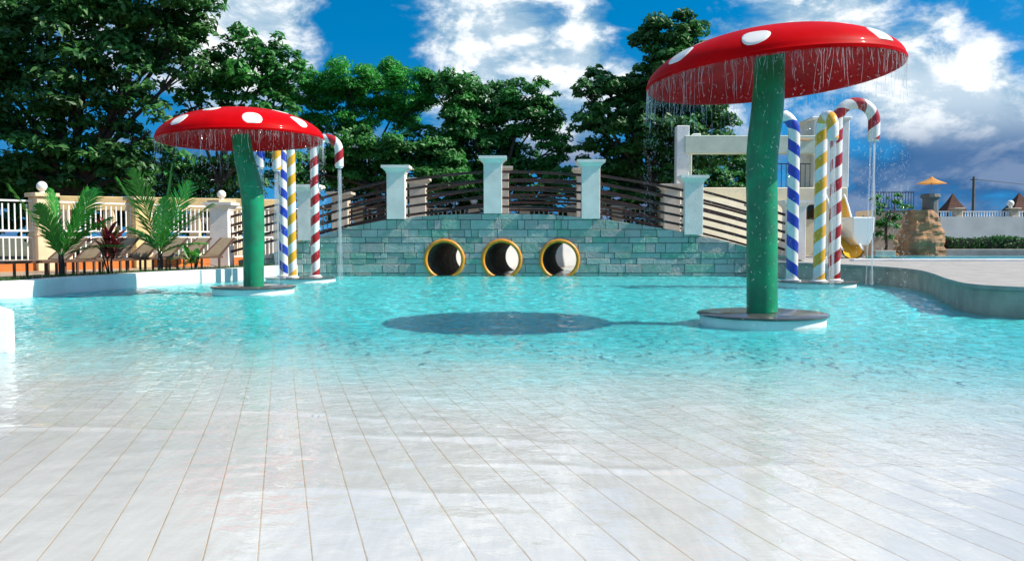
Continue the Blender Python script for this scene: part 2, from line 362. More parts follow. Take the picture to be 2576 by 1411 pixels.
# ------------------------------------------------------------------ ground, pool floor, water
g = MB()
for (x0, x1, y0, y1) in ((-900, -14, -300, 1600), (14, 900, -300, 1600), (-14, 14, 33, 1600), (-14, 14, -300, 0.6)):
    g.add([(x0, y0, 0.27), (x1, y0, 0.27), (x1, y1, 0.27), (x0, y1, 0.27)], [(0, 1, 2, 3)])
mat('ground_cover', (0.11, 0.12, 0.06), 0.9, 0.4, 0.4, bump=0.4)
structure(g.build('ground', 'ground_cover'))

SLOPE = 0.026
def floor_z(x, y): return -SLOPE * (y - 4.15 + 0.245 * x)
fb = MB()
fb.add([(x, y, floor_z(x, y) - 0.0018) for (x, y) in ((-14, 0.6), (14, 0.6), (14, 33.2), (-14, 33.2))], [(0, 1, 2, 3)])
pf = structure(fb.build('pool_floor', 'grout'))
dv = Vector((-0.266, 1, 0)).normalized(); ev = Vector((1, 0.266, 0)).normalized()
def floor_strips():
    W = 0.152; d3 = Vector((dv.x, dv.y, -SLOPE * (dv.y + 0.245 * dv.x))).normalized(); e3 = Vector((ev.x, ev.y, -SLOPE * (ev.y + 0.245 * ev.x)))
    e3 = (e3 - d3 * e3.dot(d3)).normalized(); n3 = e3.cross(d3)
    eul = Matrix((e3, d3, n3)).transposed().to_euler()
    cache = {}
    k0, k1 = int(-6.6 / W), int(15.2 / W)
    for k in range(k0, k1):
        e = k * W
        # clip the strip line to the pool rectangle
        lo_, hi_ = 0.9, 25.6
        L_ = round(hi_ - lo_, 2)
        if L_ not in cache:
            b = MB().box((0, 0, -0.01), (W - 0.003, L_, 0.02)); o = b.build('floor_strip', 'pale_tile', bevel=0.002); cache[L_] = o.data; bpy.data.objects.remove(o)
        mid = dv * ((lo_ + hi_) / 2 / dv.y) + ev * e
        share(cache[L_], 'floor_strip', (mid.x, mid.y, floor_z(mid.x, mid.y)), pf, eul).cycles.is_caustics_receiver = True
floor_strips()

WAVE_SLOPE = 0.027
def water():
    xs = np.linspace(-9.5, 9.5, 520)
    ys = np.concatenate([np.arange(0.7, 14.0, 0.030), np.arange(14.0, 23.4, 0.045), np.linspace(23.5, 32.9, 60)])
    X, Y = np.meshgrid(xs, ys); Z = np.zeros_like(X)
    r = np.random.default_rng(3)
    WX = X + 0.10 * np.sin(1.7 * Y + 0.6 * X) + 0.06 * np.sin(3.9 * X + 2.3 * Y); WY = Y + 0.10 * np.sin(1.3 * X - 0.8 * Y) + 0.06 * np.sin(4.3 * Y - 1.9 * X + 1)
    NW = 54
    for i in range(NW):
        lam = 0.12 * (4.5 ** (i / NW)); ang = r.uniform(0, math.pi); k = 2 * math.pi / lam
        slope = WAVE_SLOPE * (lam / 0.2) ** -0.4
        ph = r.uniform(0, 6.28); arg = k * (WX * math.cos(ang) + WY * math.sin(ang)) + ph
        env = 0.75 + 0.5 * np.sin(0.9 * X * math.cos(ph) + 0.8 * Y * math.sin(ph) + 3 * ph)
        Z += slope / k * env * (np.sin(arg) + 0.25 * np.sin(2 * arg + 1.3))
    RP_ = Z.copy() * 0.35
    dpt = np.clip(SLOPE * (Y - 4.15 + 0.245 * X), 0, 1); Z *= np.clip(0.28 + np.maximum(dpt - 0.05, 0) / 0.20, 0.28, 1.0)
    Z += 0.0035 * np.sin(2.1 * Y + 0.9 * X + 0.7 * np.sin(1.3 * X)) * np.exp(-((Y - 4.4) / 1.6) ** 2)
    # a thin film keeps running up over the beach entry in front
    FZ = -SLOPE * (Y - 4.15 + 0.245 * X); k_ = 0.004
    film = FZ + 0.0125 + 0.0016 * np.sin(3.1 * Y + 1.1 * X + 1.2 * np.sin(0.9 * X)) + 0.5 * RP_
    Z = k_ * np.logaddexp(film / k_, Z / k_)
    for (y0, sl, hgt, wd, x0, x1) in ((4.82, -0.16, 0.0075, 0.045, -4, 0.4), (4.32, -0.10, 0.0065, 0.035, -4, 0.9), (3.72, -0.05, 0.005, 0.03, -1.2, 3.0), (5.6, -0.2, 0.006, 0.06, -2, 4), (3.05, 0.04, 0.004, 0.03, -3, 0.5)):
        yc = y0 + sl * (X + 2) + 0.06 * np.sin(2.3 * X + y0) + 0.03 * np.sin(6.1 * X + 2 * y0)
        e_ = np.clip((X - x0) / 0.6, 0, 1) * np.clip((x1 - X) / 0.8, 0, 1) * (0.6 + 0.4 * np.sin(3.3 * X + 5 * y0))
        q_ = (Y - yc) / wd; Z += hgt * e_ * np.exp(-np.where(q_ > 0, q_ / 2.2, q_) ** 2)
    h, w = X.shape; Z[0] = Z[-1] = 0; Z[:, 0] = Z[:, -1] = 0
    verts = np.stack([X, Y, Z], -1).reshape(-1, 3)
    idx = np.arange(h * w).reshape(h, w)
    quads = np.stack([idx[:-1, :-1], idx[:-1, 1:], idx[1:, 1:], idx[1:, :-1]], -1).reshape(-1, 4)
    base = len(verts)
    extra = np.array([(-9.5, 0.7, -1.5), (9.5, 0.7, -1.5), (9.5, 32.9, -1.5), (-9.5, 32.9, -1.5)], float)
    verts = np.concatenate([verts, extra])
    faces = [tuple(q) for q in quads.tolist()]
    faces.append((base + 3, base + 2, base + 1, base))
    faces.append(tuple(idx[0, ::-1].tolist()) + (base, base + 1))
    faces.append(tuple(idx[-1, :].tolist()) + (base + 2, base + 3))
    faces.append(tuple(idx[:, 0].tolist()) + (base + 3, base))
    faces.append(tuple(idx[::-1, -1].tolist()) + (base + 1, base + 2))
    me = bpy.data.meshes.new('pool_water'); me.from_pydata(verts.tolist(), [], faces); me.materials.append(MATS['pool_water'])
    sm = np.zeros(len(faces), bool); sm[:len(quads)] = True; me.polygons.foreach_set('use_smooth', sm)
    o = bpy.data.objects.new('pool_water', me); col.objects.link(o); structure(o); o.cycles.is_caustics_caster = True
water()

# ------------------------------------------------------------------ pool edges and decks
def offset_line(pts, d):
    out = []
    for i, p in enumerate(pts):
        a = Vector(pts[max(i - 1, 0)]); b = Vector(pts[min(i + 1, len(pts) - 1)]); t = (b - a).normalized(); n = Vector((-t.y, t.x))
        out.append((p[0] + n.x * d, p[1] + n.y * d))
    return out
def smooth_line(pts, k=6):
    pts = [Vector(p) for p in pts]; out = []
    for i in range(len(pts) - 1):
        p0, p1, p2, p3 = pts[max(i - 1, 0)], pts[i], pts[i + 1], pts[min(i + 2, len(pts) - 1)]
        for j in range(k):
            t = j / k; out.append(0.5 * ((2 * p1) + (p2 - p0) * t + (2 * p0 - 5 * p1 + 4 * p2 - p3) * t * t + (3 * p1 - p0 - 3 * p2 + p3) * t ** 3))
    return [tuple(p) for p in out] + [tuple(pts[-1])]
WL = smooth_line([(-13.8, 11.4), (-10.0, 12.6), (-8.1, 13.9), (-7.8, 15.4), (-7.35, 17.3), (-6.75, 18.7), (-6.2, 20.2), (-5.5, 22.65)])
def ribbon(line, d0, d1, z0, z1, name, m, bevel=0):
    a = offset_line(line, d0); b = offset_line(line, d1); n = len(a); s = MB()
    vs = [(x, y, z0) for x, y in a] + [(x, y, z1) for x, y in a] + [(x, y, z1) for x, y in b] + [(x, y, z0) for x, y in b]
    fs = []
    for i in range(n - 1):
        for k in range(4): k2 = (k + 1) % 4; fs.append((k * n + i, k * n + i + 1, k2 * n + i + 1, k2 * n + i))
    fs += [(0, n, 2 * n, 3 * n), (n - 1, 4 * n - 1, 3 * n - 1, 2 * n - 1)]
    s.add(vs, fs); return s.build(name, m, smooth=False)
tag(ribbon(WL, 0, 0.34, -1.0, 0.27, 'pool_wall', 'white_plaster'), 'low white curved pool wall along the left side under the palms', 'wall')
dk = MB(); back = offset_line(WL, 0.30)
dk.prism([(-13.9, 33.05), (-13.9, 11.6)] + back[1:] + [(-5.5, 23.0), (-5.5, 27.0), (-8.5, 33.05)], -1.0, 0.20)
structure(dk.build('terrace_deck', 'terrace'))
# white nose of the nearer pool wall at the left border
nw = MB(); nw.prism([(-4.31, 7.40), (-4.29, 7.46), (-4.34, 7.54), (-5.3, 8.7), (-7.5, 9.7), (-13.9, 9.9), (-13.9, 7.0), (-5.1, 7.1), (-4.42, 7.34)], -0.6, 0.35)
tag(nw.build('pool_wall', 'white_plaster', bevel=0.012), 'end of the nearer white pool wall at the far left border', 'wall')

RL = smooth_line([(13.8, 8.6), (8.7, 9.5), (6.8, 10.4), (6.08, 11.2), (6.45, 12.75), (7.2, 14.8), (7.75, 16.7), (7.75, 18.6), (7.2, 20.6), (6.2, 22.65)])
rw = ribbon(RL, 0, -0.3, -1.0, 0.31, 'pool_wall', 'concrete'); tag(rw, 'low grey curved pool wall along the right side under the deck edge', 'wall')
cop = ribbon(RL, 0.035, -0.42, 0.315, 0.37, 'coping', 'deck_stone'); cop.parent = rw
rd = MB(); rd.prism(offset_line(RL, -0.40)[:-1] + [(6.5, 23.1), (6.5, 27.2), (9, 33.0), (13.9, 33.0)] + [(13.9, 8.9)], -1.0, 0.36)
structure(rd.build('pool_deck', 'deck_stone'))

def grass_strip():
    a = offset_line(WL, 0.36); n = len(a); vs = []; fs = []; cs = []
    rng = NPR
    segs = [(Vector(a[i]), Vector(a[i + 1])) for i in range(5, n - 1)]
    for s0, s1 in segs:
        t = (s1 - s0); L_ = t.length; nrm = Vector((-t.y, t.x)).normalized()
        for q in range(int(L_ * 420)):
            p = s0 + t * rng.random() + nrm * (rng.random() ** 1.3 * 0.55)
            h = rng.uniform(0.05, 0.14); w = 0.012; an = rng.uniform(0, 6.28); lean = rng.uniform(-.05, .05, 2)
            dx, dy = math.cos(an) * w, math.sin(an) * w; k = len(vs)
            vs += [(p.x - dx, p.y - dy, 0.20), (p.x + dx, p.y + dy, 0.20), (p.x + lean[0], p.y + lean[1], 0.20 + h)]
            fs.append((k, k + 1, k + 2)); c = rng.uniform(0.6, 1.3); cs += [(c, c, c, 1)] * 3
    me = bpy.data.meshes.new('grass'); me.from_pydata(vs, [], fs); me.materials.append(MATS['grass'])
    ca = me.color_attributes.new('tint', 'FLOAT_COLOR', 'POINT'); ca.data.foreach_set('color', np.array(cs, np.float32).ravel())
    o = bpy.data.objects.new('grass', me); col.objects.link(o)
    tag(o, 'green grass strip behind the low white pool wall', 'grass', kind='stuff')
    ribbon(WL, 0.342, 0.95, 0.15, 0.215, 'soil_bed', 'soil')
    structure(bpy.data.objects['soil_bed'])
grass_strip()

# ------------------------------------------------------------------ stone bridge
BY = 22.5; BD = 3.5
TOP = [(600, 655), (690, 636), (745, 612), (870, 573), (980, 551), (1100, 541), (1240, 536), (1380, 540), (1500, 550), (1600, 564), (1700, 580), (1800, 600), (1880, 621), (1990, 648), (2040, 660)]
TX = [P(u, v, BY).x for u, v in TOP]; TZ = [P(u, v, BY).z for u, v in TOP]
def arch(x): return float(np.interp(x, TX, TZ))
HOLES = [(P(u, 653, BY).x, P(u, 653, BY).z) for u in (1118, 1262, 1407)]
RIM_R = 0.45
SKEW = 0.151
br = empty('stone_bridge', (P(1262, 690, BY).x, BY + 1.5, 0), 'arched footbridge of green stone blocks with white pillars and three round tunnels', 'bridge')
def face_cells(x0, x1, y0, y1, holes, rad, name, m, step=0.05):
    """wall plate made of small cells, leaving round openings"""
    s = MB(); xs = np.arange(x0, x1, step)
    for x in xs:
        xm = x + step / 2; zt = arch(xm - (y0 - BY) * 0) ; spans = [(-0.8, None)]
        cuts = [(hx, hz) for hx, hz in holes if abs(xm - hx) < rad]
        if cuts:
            hx, hz = cuts[0]; hh = math.sqrt(rad * rad - (xm - hx) ** 2); spans = [(-0.8, hz - hh), (hz + hh, None)]
        for a, b in spans:
            za, zb = arch(x), arch(x + step)
            t0, t1 = (za, zb) if b is None else (b, b)
            if min(t0, t1) - a < 0.005: continue
            s.add([(x, y0, a), (x + step, y0, a), (x + step, y0, t1), (x, y0, t0), (x, y1, a), (x + step, y1, a), (x + step, y1, t1), (x, y1, t0)],
                  [(0, 1, 2, 3), (7, 6, 5, 4), (0, 4, 5, 1), (3, 2, 6, 7), (0, 3, 7, 4), (1, 5, 6, 2)])
    return s.build(name, m, br)
wall_core = face_cells(TX[0], TX[-1], BY, BY + 0.22, HOLES, RIM_R + 0.035, 'front_wall', 'mortar')
face_cells(TX[0], TX[-1], BY + BD - 0.2, BY + BD, [(hx + SKEW * BD, hz) for hx, hz in HOLES], RIM_R + 0.02, 'rear_wall', 'concrete')
def stones():
    rows = [-0.32]
    while rows[-1] < 1.5: rows.append(rows[-1] + random.choice((0.15, 0.18, 0.20, 0.22, 0.25)))
    J = 0.006
    for ri in range(len(rows) - 1):
        z0, z1 = rows[ri] + J, rows[ri + 1] - J
        x = TX[0] + 0.02 + random.uniform(0, 0.2)
        while x < TX[-1] - 0.25:
            w = random.choice((0.18, 0.26, 0.34, 0.42, 0.5, 0.62, 0.78)); a, b = x + J, min(x + w, TX[-1]) - J; x += w
            if b - a < 0.1: continue
            n = 8; tops = [(b + (a - b) * i / n) for i in range(n + 1)]
            if max(arch(t) for t in tops) - z0 < 0.05: continue
            if min(arch(t) for t in tops) - z0 < 0.012:
                while b - a > 0.1 and arch(b) - z0 < 0.02: b -= 0.02
                while b - a > 0.1 and arch(a) - z0 < 0.02: a += 0.02
                tops = [(b + (a - b) * i / n) for i in range(n + 1)]
                if b - a <= 0.1: continue
            prot = random.uniform(0.008, 0.045)
            near = [(hx, hz) for hx, hz in HOLES if (max(a, min(hx, b)) - hx) ** 2 + (max(z0, min(hz, z1)) - hz) ** 2 < (RIM_R + 0.03) ** 2]
            s = MB()
            if near:
                hx, hz = near[0]; rad = RIM_R + 0.03; step = 0.03; q = a
                while q < b - 1e-4:
                    q2 = min(q + step, b); qm = (q + q2) / 2; sp = [(z0, min(z1, arch(qm)))]
                    if abs(qm - hx) < rad:
                        hh = math.sqrt(rad * rad - (qm - hx) ** 2); sp = [(z0, min(z1, hz - hh)), (max(z0, hz + hh), min(z1, arch(qm)))]
                    for lo_, hi_ in sp:
                        if hi_ - lo_ > 0.01: s.box(((q + q2) / 2, BY - prot / 2 + 0.02, (lo_ + hi_) / 2), (q2 - q, prot + 0.04, hi_ - lo_))
                    q = q2
                if not s.v: continue
                bv = 0
            else:
                poly = [(a, z0), (b, z0)]
                if min(arch(t) for t in tops) >= z1: poly += [(b, z1), (a, z1)]
                else: poly += [(t, min(z1, arch(t))) for t in tops]
                s.slab_xz(poly, BY - prot, BY + 0.04); bv = 0.006
            s.build('stone_block', 'green_stone_%d' % random.randrange(8), wall_core, bevel=bv)
stones()
# walkway slab with coping, follows the arch between the two walls
wk = MB(); n_ = 60; xs_ = [TX[0] + (TX[-1] - TX[0]) * i / n_ for i in range(n_ + 1)]
for i in range(n_):
    a, b = xs_[i], xs_[i + 1]
    wk.add([(a, BY + 0.10, arch(a) - 0.22), (b, BY + 0.10, arch(b) - 0.22), (b, BY + BD - .1, arch(b) - 0.22), (a, BY + BD - .1, arch(a) - 0.22),
            (a, BY + 0.10, arch(a) - 0.03), (b, BY + 0.10, arch(b) - 0.03), (b, BY + BD - .1, arch(b) - 0.03), (a, BY + BD - .1, arch(a) - 0.03)],
           [(3, 2, 1, 0), (4, 5, 6, 7), (0, 1, 5, 4), (2, 3, 7, 6)])
wk.build('walkway', 'deck_stone', br)
for i, (hx, hz) in enumerate(HOLES):
    t = MB(); n = 40
    for k in range(2):
        rr = RIM_R - 0.005 + 0.03 * k
        for j in range(n + 1): pass
    ring = lambda r, y, sh: [(hx + sh + r * math.cos(2 * math.pi * j / n), y, hz + r * math.sin(2 * math.pi * j / n)) for j in range(n)]
    A = ring(RIM_R, BY - 0.03, 0); B = ring(RIM_R, BY + BD + 0.02, SKEW * BD); C_ = ring(RIM_R + 0.03, BY + BD + 0.02, SKEW * BD); D_ = ring(RIM_R + 0.03, BY - 0.03, 0)
    fs = []
    for q in range(4):
        for j in range(n): fs.append((q * n + j, q * n + (j + 1) % n, ((q + 1) % 4) * n + (j + 1) % n, ((q + 1) % 4) * n + j))
    t.add(A + B + C_ + D_, fs); tun = t.build('tunnel', 'tunnel_inside', br, smooth=True)
    rm = MB(); pth = [(hx + (RIM_R + 0.03) * math.cos(2 * math.pi * j / n), BY - 0.045, hz + (RIM_R + 0.03) * math.sin(2 * math.pi * j / n)) for j in range(n)]
    m8 = 10; vs = []; fs = []
    for j in range(n):
        a = 2 * math.pi * j / n; c = Vector((hx, BY - 0.05, hz)); rd_ = Vector((math.cos(a), 0, math.sin(a)))
        for k in range(m8):
            b = 2 * math.pi * k / m8; vs.append(c + rd_ * (RIM_R + 0.035 + 0.05 * math.cos(b)) + Vector((0, 0.05 * math.sin(b), 0)))
    for j in range(n):
        for k in range(m8): fs.append((j * m8 + k, j * m8 + (k + 1) % m8, ((j + 1) % n) * m8 + (k + 1) % m8, ((j + 1) % n) * m8 + k))
    rm.add(vs, fs); rm.build('rim', 'tunnel_rim', tun, smooth=True)

def pillar(u, vtop, Y, w, m, zbase):
    c = P(u, vtop, Y); x, zt = c.x, c.z
    s = MB(); s.box((x, Y, (zbase + zt - 0.14) / 2), (w, w, zt - 0.14 - zbase)); p = s.build('pillar', m, br, bevel=0.008)
    k = MB()
    prof = [(w / 2 + 0.015, zt - 0.20), (w / 2 + 0.015, zt - 0.17), (w / 2 + 0.03, zt - 0.15), (w / 2 + 0.10, zt - 0.075), (w / 2 + 0.125, zt - 0.07), (w / 2 + 0.125, zt)]
    vs = []
    for r, z in prof: vs += [(x - r, Y - r, z), (x + r, Y - r, z), (x + r, Y + r, z), (x - r, Y + r, z)]
    fs = [(i * 4 + j, i * 4 + (j + 1) % 4, (i + 1) * 4 + (j + 1) % 4, (i + 1) * 4 + j) for i in range(len(prof) - 1) for j in range(4)]
    fs += [(3, 2, 1, 0), tuple((len(prof) - 1) * 4 + j for j in range(4))]
    k.add(vs, fs); k.build('capital', m, p); return x, zt
FP = [(557, 510), (775, 466), (998, 418), (1240, 395), (1485, 404), (1742, 443), (1998, 505)]
RP = [(545, 548), (690, 524), (858, 484), (1052, 449), (1260, 420), (1470, 424), (1688, 464), (1910, 512)]
YF = BY + 0.12; YR = BY + BD - 0.12
fpos = []; rpos = []
for u, v in FP:
    x = P(u, v, YF).x; fpos.append(pillar(u, v, YF - 0.0, 0.47, 'white_paint', arch(x) - 0.02 if x > TX[0] else 0.15))
for u, v in RP:
    x = P(u, v, YR).x; rpos.append(pillar(u, v, YR, 0.47, 'cream_paint', arch(x) - 0.02 if x > TX[0] else 0.15))
def rails(pos, Y):
    for (xa, za), (xb, zb) in zip(pos[:-1], pos[1:]):
        for k in range(5):
            za_, zb_ = za - 0.38 - 0.225 * k, zb - 0.38 - 0.225 * k
            xa_, xb_ = xa + 0.20, xb - 0.20
            # clip below the walkway surface
            if za_ < arch(xa_) - 0.05 and zb_ < arch(xb_) - 0.05: continue
            n = 4; s = MB()
            pts = []
            for i in range(n + 1):
                t = i / n; xx = xa_ + (xb_ - xa_) * t; zz = za_ + (zb_ - za_) * t + 0.02 * math.sin(math.pi * t); pts.append(Vector((xx, Y, zz)))
            for i in range(n + 1):
                pass
            vs = []
            for p in pts:
                vs += [(p.x, Y - 0.03, p.z - 0.032), (p.x, Y + 0.03, p.z - 0.032), (p.x, Y + 0.03, p.z + 0.032), (p.x, Y - 0.03, p.z + 0.032)]
            fs = [(i * 4 + j, i * 4 + (j + 1) % 4, (i + 1) * 4 + (j + 1) % 4, (i + 1) * 4 + j) for i in range(n) for j in range(4)] + [(3, 2, 1, 0), tuple(n * 4 + j for j in range(4))]
            s.add(vs, fs); s.build('rail', 'rail_wood', br)
rails(fpos, YF); rails(rpos, YR)
# land that carries both ends of the bridge
# pale wall of the pool behind the bridge, seen through the tunnels
bw = MB(); bw.bar((-3.5, 26.6, 0.2), (4.5, 31.8, 0.2), 0.3, 2.0); tag(bw.build('pool_wall', 'white_plaster'), 'bright white pool wall seen through the round tunnels of the bridge', 'wall')

# ------------------------------------------------------------------ mushrooms
def mushroom(label, base_u, base_v, Y, stem_uv, rim_uv, spots, roll, Rc, h, nod=0.0):
    b = P(base_u, base_v, Y); root = empty('mushroom_fountain', (b.x, Y, floor_z(b.x, Y)), label, 'fountain')
    fz = floor_z(b.x, Y) - 0.02; zt = 0.115
    plinth = MB().lathe([(0.70, fz), (0.70, zt - 0.03)], (b.x, Y, 0), 56).build('base', 'white_plaster', root, smooth=True)
    MB().lathe([(0.70, zt - 0.028), (0.735, zt - 0.022), (0.735, zt - 0.004), (0.725, zt + 0.002), (0.02, zt + 0.006)], (b.x, Y, 0), 56).build('slab', 'wet_slate', plinth, smooth=True)
    cc = P(rim_uv[0], rim_uv[1], Y)
    path = []; rad = []
    ctrl = [Vector((P(u, v, Y).x, P(u, v, Y).z, 0)) for u, v, w in stem_uv]; ws = [w / FOC * Y / 2 for _, _, w in stem_uv]
    for i in range(len(ctrl) - 1):
        p0, p1, p2, p3 = ctrl[max(i - 1, 0)], ctrl[i], ctrl[i + 1], ctrl[min(i + 2, len(ctrl) - 1)]
        for j in range(6):
            t = j / 6; q = 0.5 * ((2 * p1) + (p2 - p0) * t + (2 * p0 - 5 * p1 + 4 * p2 - p3) * t * t + (3 * p1 - p0 - 3 * p2 + p3) * t ** 3)
            path.append((q.x, Y, q.y)); rad.append(ws[i] + (ws[i + 1] - ws[i]) * t)
    path.append((ctrl[-1].x, Y, ctrl[-1].y)); rad.append(ws[-1])
    path[0] = (path[0][0], Y, zt + 0.006)
    MB().tube(path, rad, 28).build('stem', 'green_fibreglass', root, smooth=True)
    M = Matrix.Rotation(-roll, 3, 'Y') @ Matrix.Rotation(-nod, 3, 'X')
    def dz(r): q = min(1.0, r / Rc); return h * (1 - q * q) ** 0.6
    prof = []
    n = 22
    for i in range(n): r = 0.02 + (Rc - 0.02) * math.sin(math.pi / 2 * i / (n - 1)); prof.append((r * 1.0, dz(r)))
    prof += [(Rc + 0.012, -0.022), (Rc + 0.004, -0.055), (Rc - 0.03, -0.07), (Rc - 0.075, -0.06), (Rc - 0.14, -0.01), (Rc * 0.75, 0.10), (Rc * 0.45, 0.20), (Rc * 0.15, 0.25), (0.02, 0.25)]
    cap = MB().lathe(prof, cc, 88, M).build('cap', 'red_fibreglass', root, smooth=True)
    for (rho, phi, sa, sb) in spots:
        # phi measured from the side that faces the camera, positive to the right
        p = R(phi); c2 = Vector((math.sin(p), -math.cos(p))); t2 = Vector((math.cos(p), math.sin(p)))
        s = MB(); rings = 7; seg = 28; vs = []; lift = 0.007
        slope = math.hypot(1, (dz(rho * Rc + 0.01) - dz(rho * Rc - 0.01)) / 0.02)
        def pt(a, bq, l):
            q = c2 * (rho * Rc + bq / slope) + t2 * a; r = q.length
            if r > Rc * 0.992: q *= Rc * 0.992 / r; r = Rc * 0.992
            e = 0.004; g_ = (dz(min(r + e, Rc)) - dz(r - e)) / (2 * e); nn = Vector((-g_ * q.x / max(r, 1e-4), -g_ * q.y / max(r, 1e-4), 1)).normalized()
            return M @ (Vector((q.x, q.y, dz(r))) + nn * l) + cc
        vs.append(pt(0, 0, lift))
        for i in range(1, rings + 1):
            for j in range(seg):
                a = 2 * math.pi * j / seg; f = i / rings; wob = 1 + 0.05 * math.sin(3 * a + phi)
                ca, sa_ = math.cos(a), math.sin(a); se = (abs(ca) ** 2.5 + abs(sa_) ** 2.5) ** (-1 / 2.5)
                vs.append(pt(sa * f * wob * ca * se, sb * f * wob * sa_ * se, lift if i < rings else -0.012))
        fs = [(0, 1 + j, 1 + (j + 1) % seg) for j in range(seg)]
        for i in range(rings - 1):
            for j in range(seg): fs.append((1 + i * seg + j, 1 + (i + 1) * seg + j, 1 + (i + 1) * seg + (j + 1) % seg, 1 + i * seg + (j + 1) % seg))
        s.add(vs, fs); s.build('spot', 'spot_white', cap, smooth=True)
    return root, cc, M
ms_r, cc_r, M_r = mushroom('big red mushroom fountain with white spots, nearest the camera on the right', 1917, 787, 9.94,
    [(1917, 800, 76), (1917, 650, 76), (1917, 520, 76), (1916, 430, 77), (1921, 350, 78), (1929, 290, 79), (1934, 220, 77), (1937, 130, 72)], (1941, 188),
    [(0.91, -23, 0.155, 0.14), (0.90, -63, 0.16, 0.15), (0.94, 37, 0.15, 0.17), (0.60, 42, 0.14, 0.14), (0.60, -78, 0.15, 0.14), (0.62, -128, 0.17, 0.15), (0.80, 148, 0.17, 0.15), (0.12, 0, 0.15, 0.15), (0.84, -172, 0.17, 0.15)], R(4.2), 1.40, 0.465, R(2.0))
ms_l, cc_l, M_l = mushroom('smaller-looking red mushroom fountain with white spots, farther back on the left', 638, 722, 15.4,
    [(638, 730, 50), (638, 640, 51), (638, 560, 53), (633, 480, 56), (622, 430, 52), (612, 385, 48), (606, 340, 45)], (607, 347),
    [(0.91, 25, 0.17, 0.17), (0.90, -31, 0.16, 0.16), (0.62, -14, 0.16, 0.15), (0.90, 65, 0.16, 0.16), (0.58, 70, 0.16, 0.14), (0.6, 170, 0.17, 0.15), (0.85, 120, 0.17, 0.15), (0.85, -140, 0.17, 0.15)], R(1.5), 1.42, 0.50, R(1.2))

def drips(cc, M, Rc, n, label, seed, longf):
    rng = random.Random(seed); s = MB()
    def strand(p, L_, r):
        pts = []; rr = []; k = 5; wx, wy = rng.uniform(-.04, .04), rng.uniform(-.04, .04); ph = rng.uniform(0, 6)
        for i in range(k + 1):
            t = i / k; pts.append((p.x + wx * t * t * L_ * 2 + 0.006 * math.sin(ph + 4 * t), p.y + wy * t * t, p.z - L_ * t)); rr.append(r * (0.55 + 0.6 * t) if i < k else r * 0.2)
        s.tube(pts, rr, 4, cap=False)
    for i in range(n):
        a = rng.uniform(0, 2 * math.pi); p = M @ Vector((Rc * math.cos(a), Rc * math.sin(a), -0.045)) + cc
        L_ = rng.choice((0.03, 0.05, 0.08, 0.12, 0.2, 0.36)) * longf * rng.uniform(.7, 1.3); strand(p, L_, rng.uniform(0.0011, 0.0025))
        # broken drops further down
        zz = p.z - L_ - rng.uniform(0.02, 0.3)
        while zz > 0.05 and rng.random() < 0.84:
            l2 = rng.uniform(0.008, 0.03); q = Vector((p.x + rng.uniform(-.05, .05), p.y + rng.uniform(-.05, .05), zz)); strand(q, l2, rng.uniform(0.0013, 0.0027)); zz -= rng.uniform(0.08, 0.55)
    o = s.build('water_drips', 'falling_water'); tag(o, label, 'water', kind='stuff')
drips(cc_r, M_r, 1.40, 620, 'thin water drips falling from the rim of the near right mushroom cap', 5, 1.0)
drips(cc_l, M_l, 1.42, 480, 'thin water drips falling from the rim of the left mushroom cap', 6, 1.1)

# ------------------------------------------------------------------ candy cane showers
def cane(label, stripe, ub, vb, Y, top_v, span_u, w_u, pitch, toward=None, drop=0.35):
    b = P(ub, vb, Y); rad = w_u / FOC * Y / 2; zt = P(ub, top_v, Y).z - rad; span = span_u / FOC * Y
    d = Vector((1 if span > 0 else -1, 0, 0)) if toward is None else Vector(toward).normalized(); r = abs(span) / 2
    base = Vector((b.x, Y, 0.10)); root = empty('candy_cane_shower', base, label, 'shower')
    path = [base + Vector((0, 0, 0.02))]; zk = zt - r; nst = 10
    path = [Vector((b.x, Y, 0.105 + (zk - 0.105) * i / nst)) for i in range(nst + 1)]
    for i in range(1, 15): a = math.pi * i / 14; path.append(Vector((b.x, Y, zk)) + d * (r - r * math.cos(a)) + Vector((0, 0, r * math.sin(a))))
    e = path[-1]; path += [e - Vector((0, 0, drop * 0.5)), e - Vector((0, 0, drop))]
    MB().tube(path, rad, 20, uv=pitch).build('pole', stripe, root, smooth=True)
    MB().lathe([(rad * 1.55, 0.1), (rad * 1.55, 0.115), (rad * 1.1, 0.125), (rad * 1.1, 0.15)], (b.x, Y, 0), 20).build('foot_flange', 'white_rail', root, smooth=True)
    end = path[-1]; MB().lathe([(rad * 0.82, 0), (rad * 0.82, -0.03), (rad * .5, -0.03)], end, 16).build('nozzle', 'white_rail', root, smooth=True)
    return end, rad
def stream(end, rad, label, seed, f=0.85):
    rng = random.Random(seed); s = MB()
    for k in range(9):
        a = rng.uniform(0, 6.28); q = rad * rng.uniform(0.0, 0.7) * f; x0, y0 = end.x + q * math.cos(a), end.y + q * math.sin(a); n = 14; pts = []; rr = []
        for i in range(n + 1):
            t = i / n; z = end.z - 0.03 - (end.z - 0.05) * t; sp = 1 + 0.5 * t
            pts.append((end.x + (x0 - end.x) * sp + 0.012 * math.sin(9 * t + k), end.y + (y0 - end.y) * sp + 0.012 * math.cos(8 * t + 2 * k), z)); rr.append((0.012 + 0.006 * math.sin(11 * t + k)) * (1.0 - 0.45 * t))
        s.tube(pts, rr, 6, cap=False)
    for k in range(90):
        t = rng.random() ** 0.7; z = end.z - (end.z - 0.05) * t; sp = rad * (0.8 + 2.2 * t); x = end.x + rng.uniform(-sp, sp); y = end.y + rng.uniform(-sp, sp); l = rng.uniform(0.01, 0.05)
        s.tube([(x, y, z), (x, y, z - l)], [0.005, 0.003], 4, cap=False)
    tag(s.build('water_stream', 'falling_water'), label, 'water', kind='stuff')
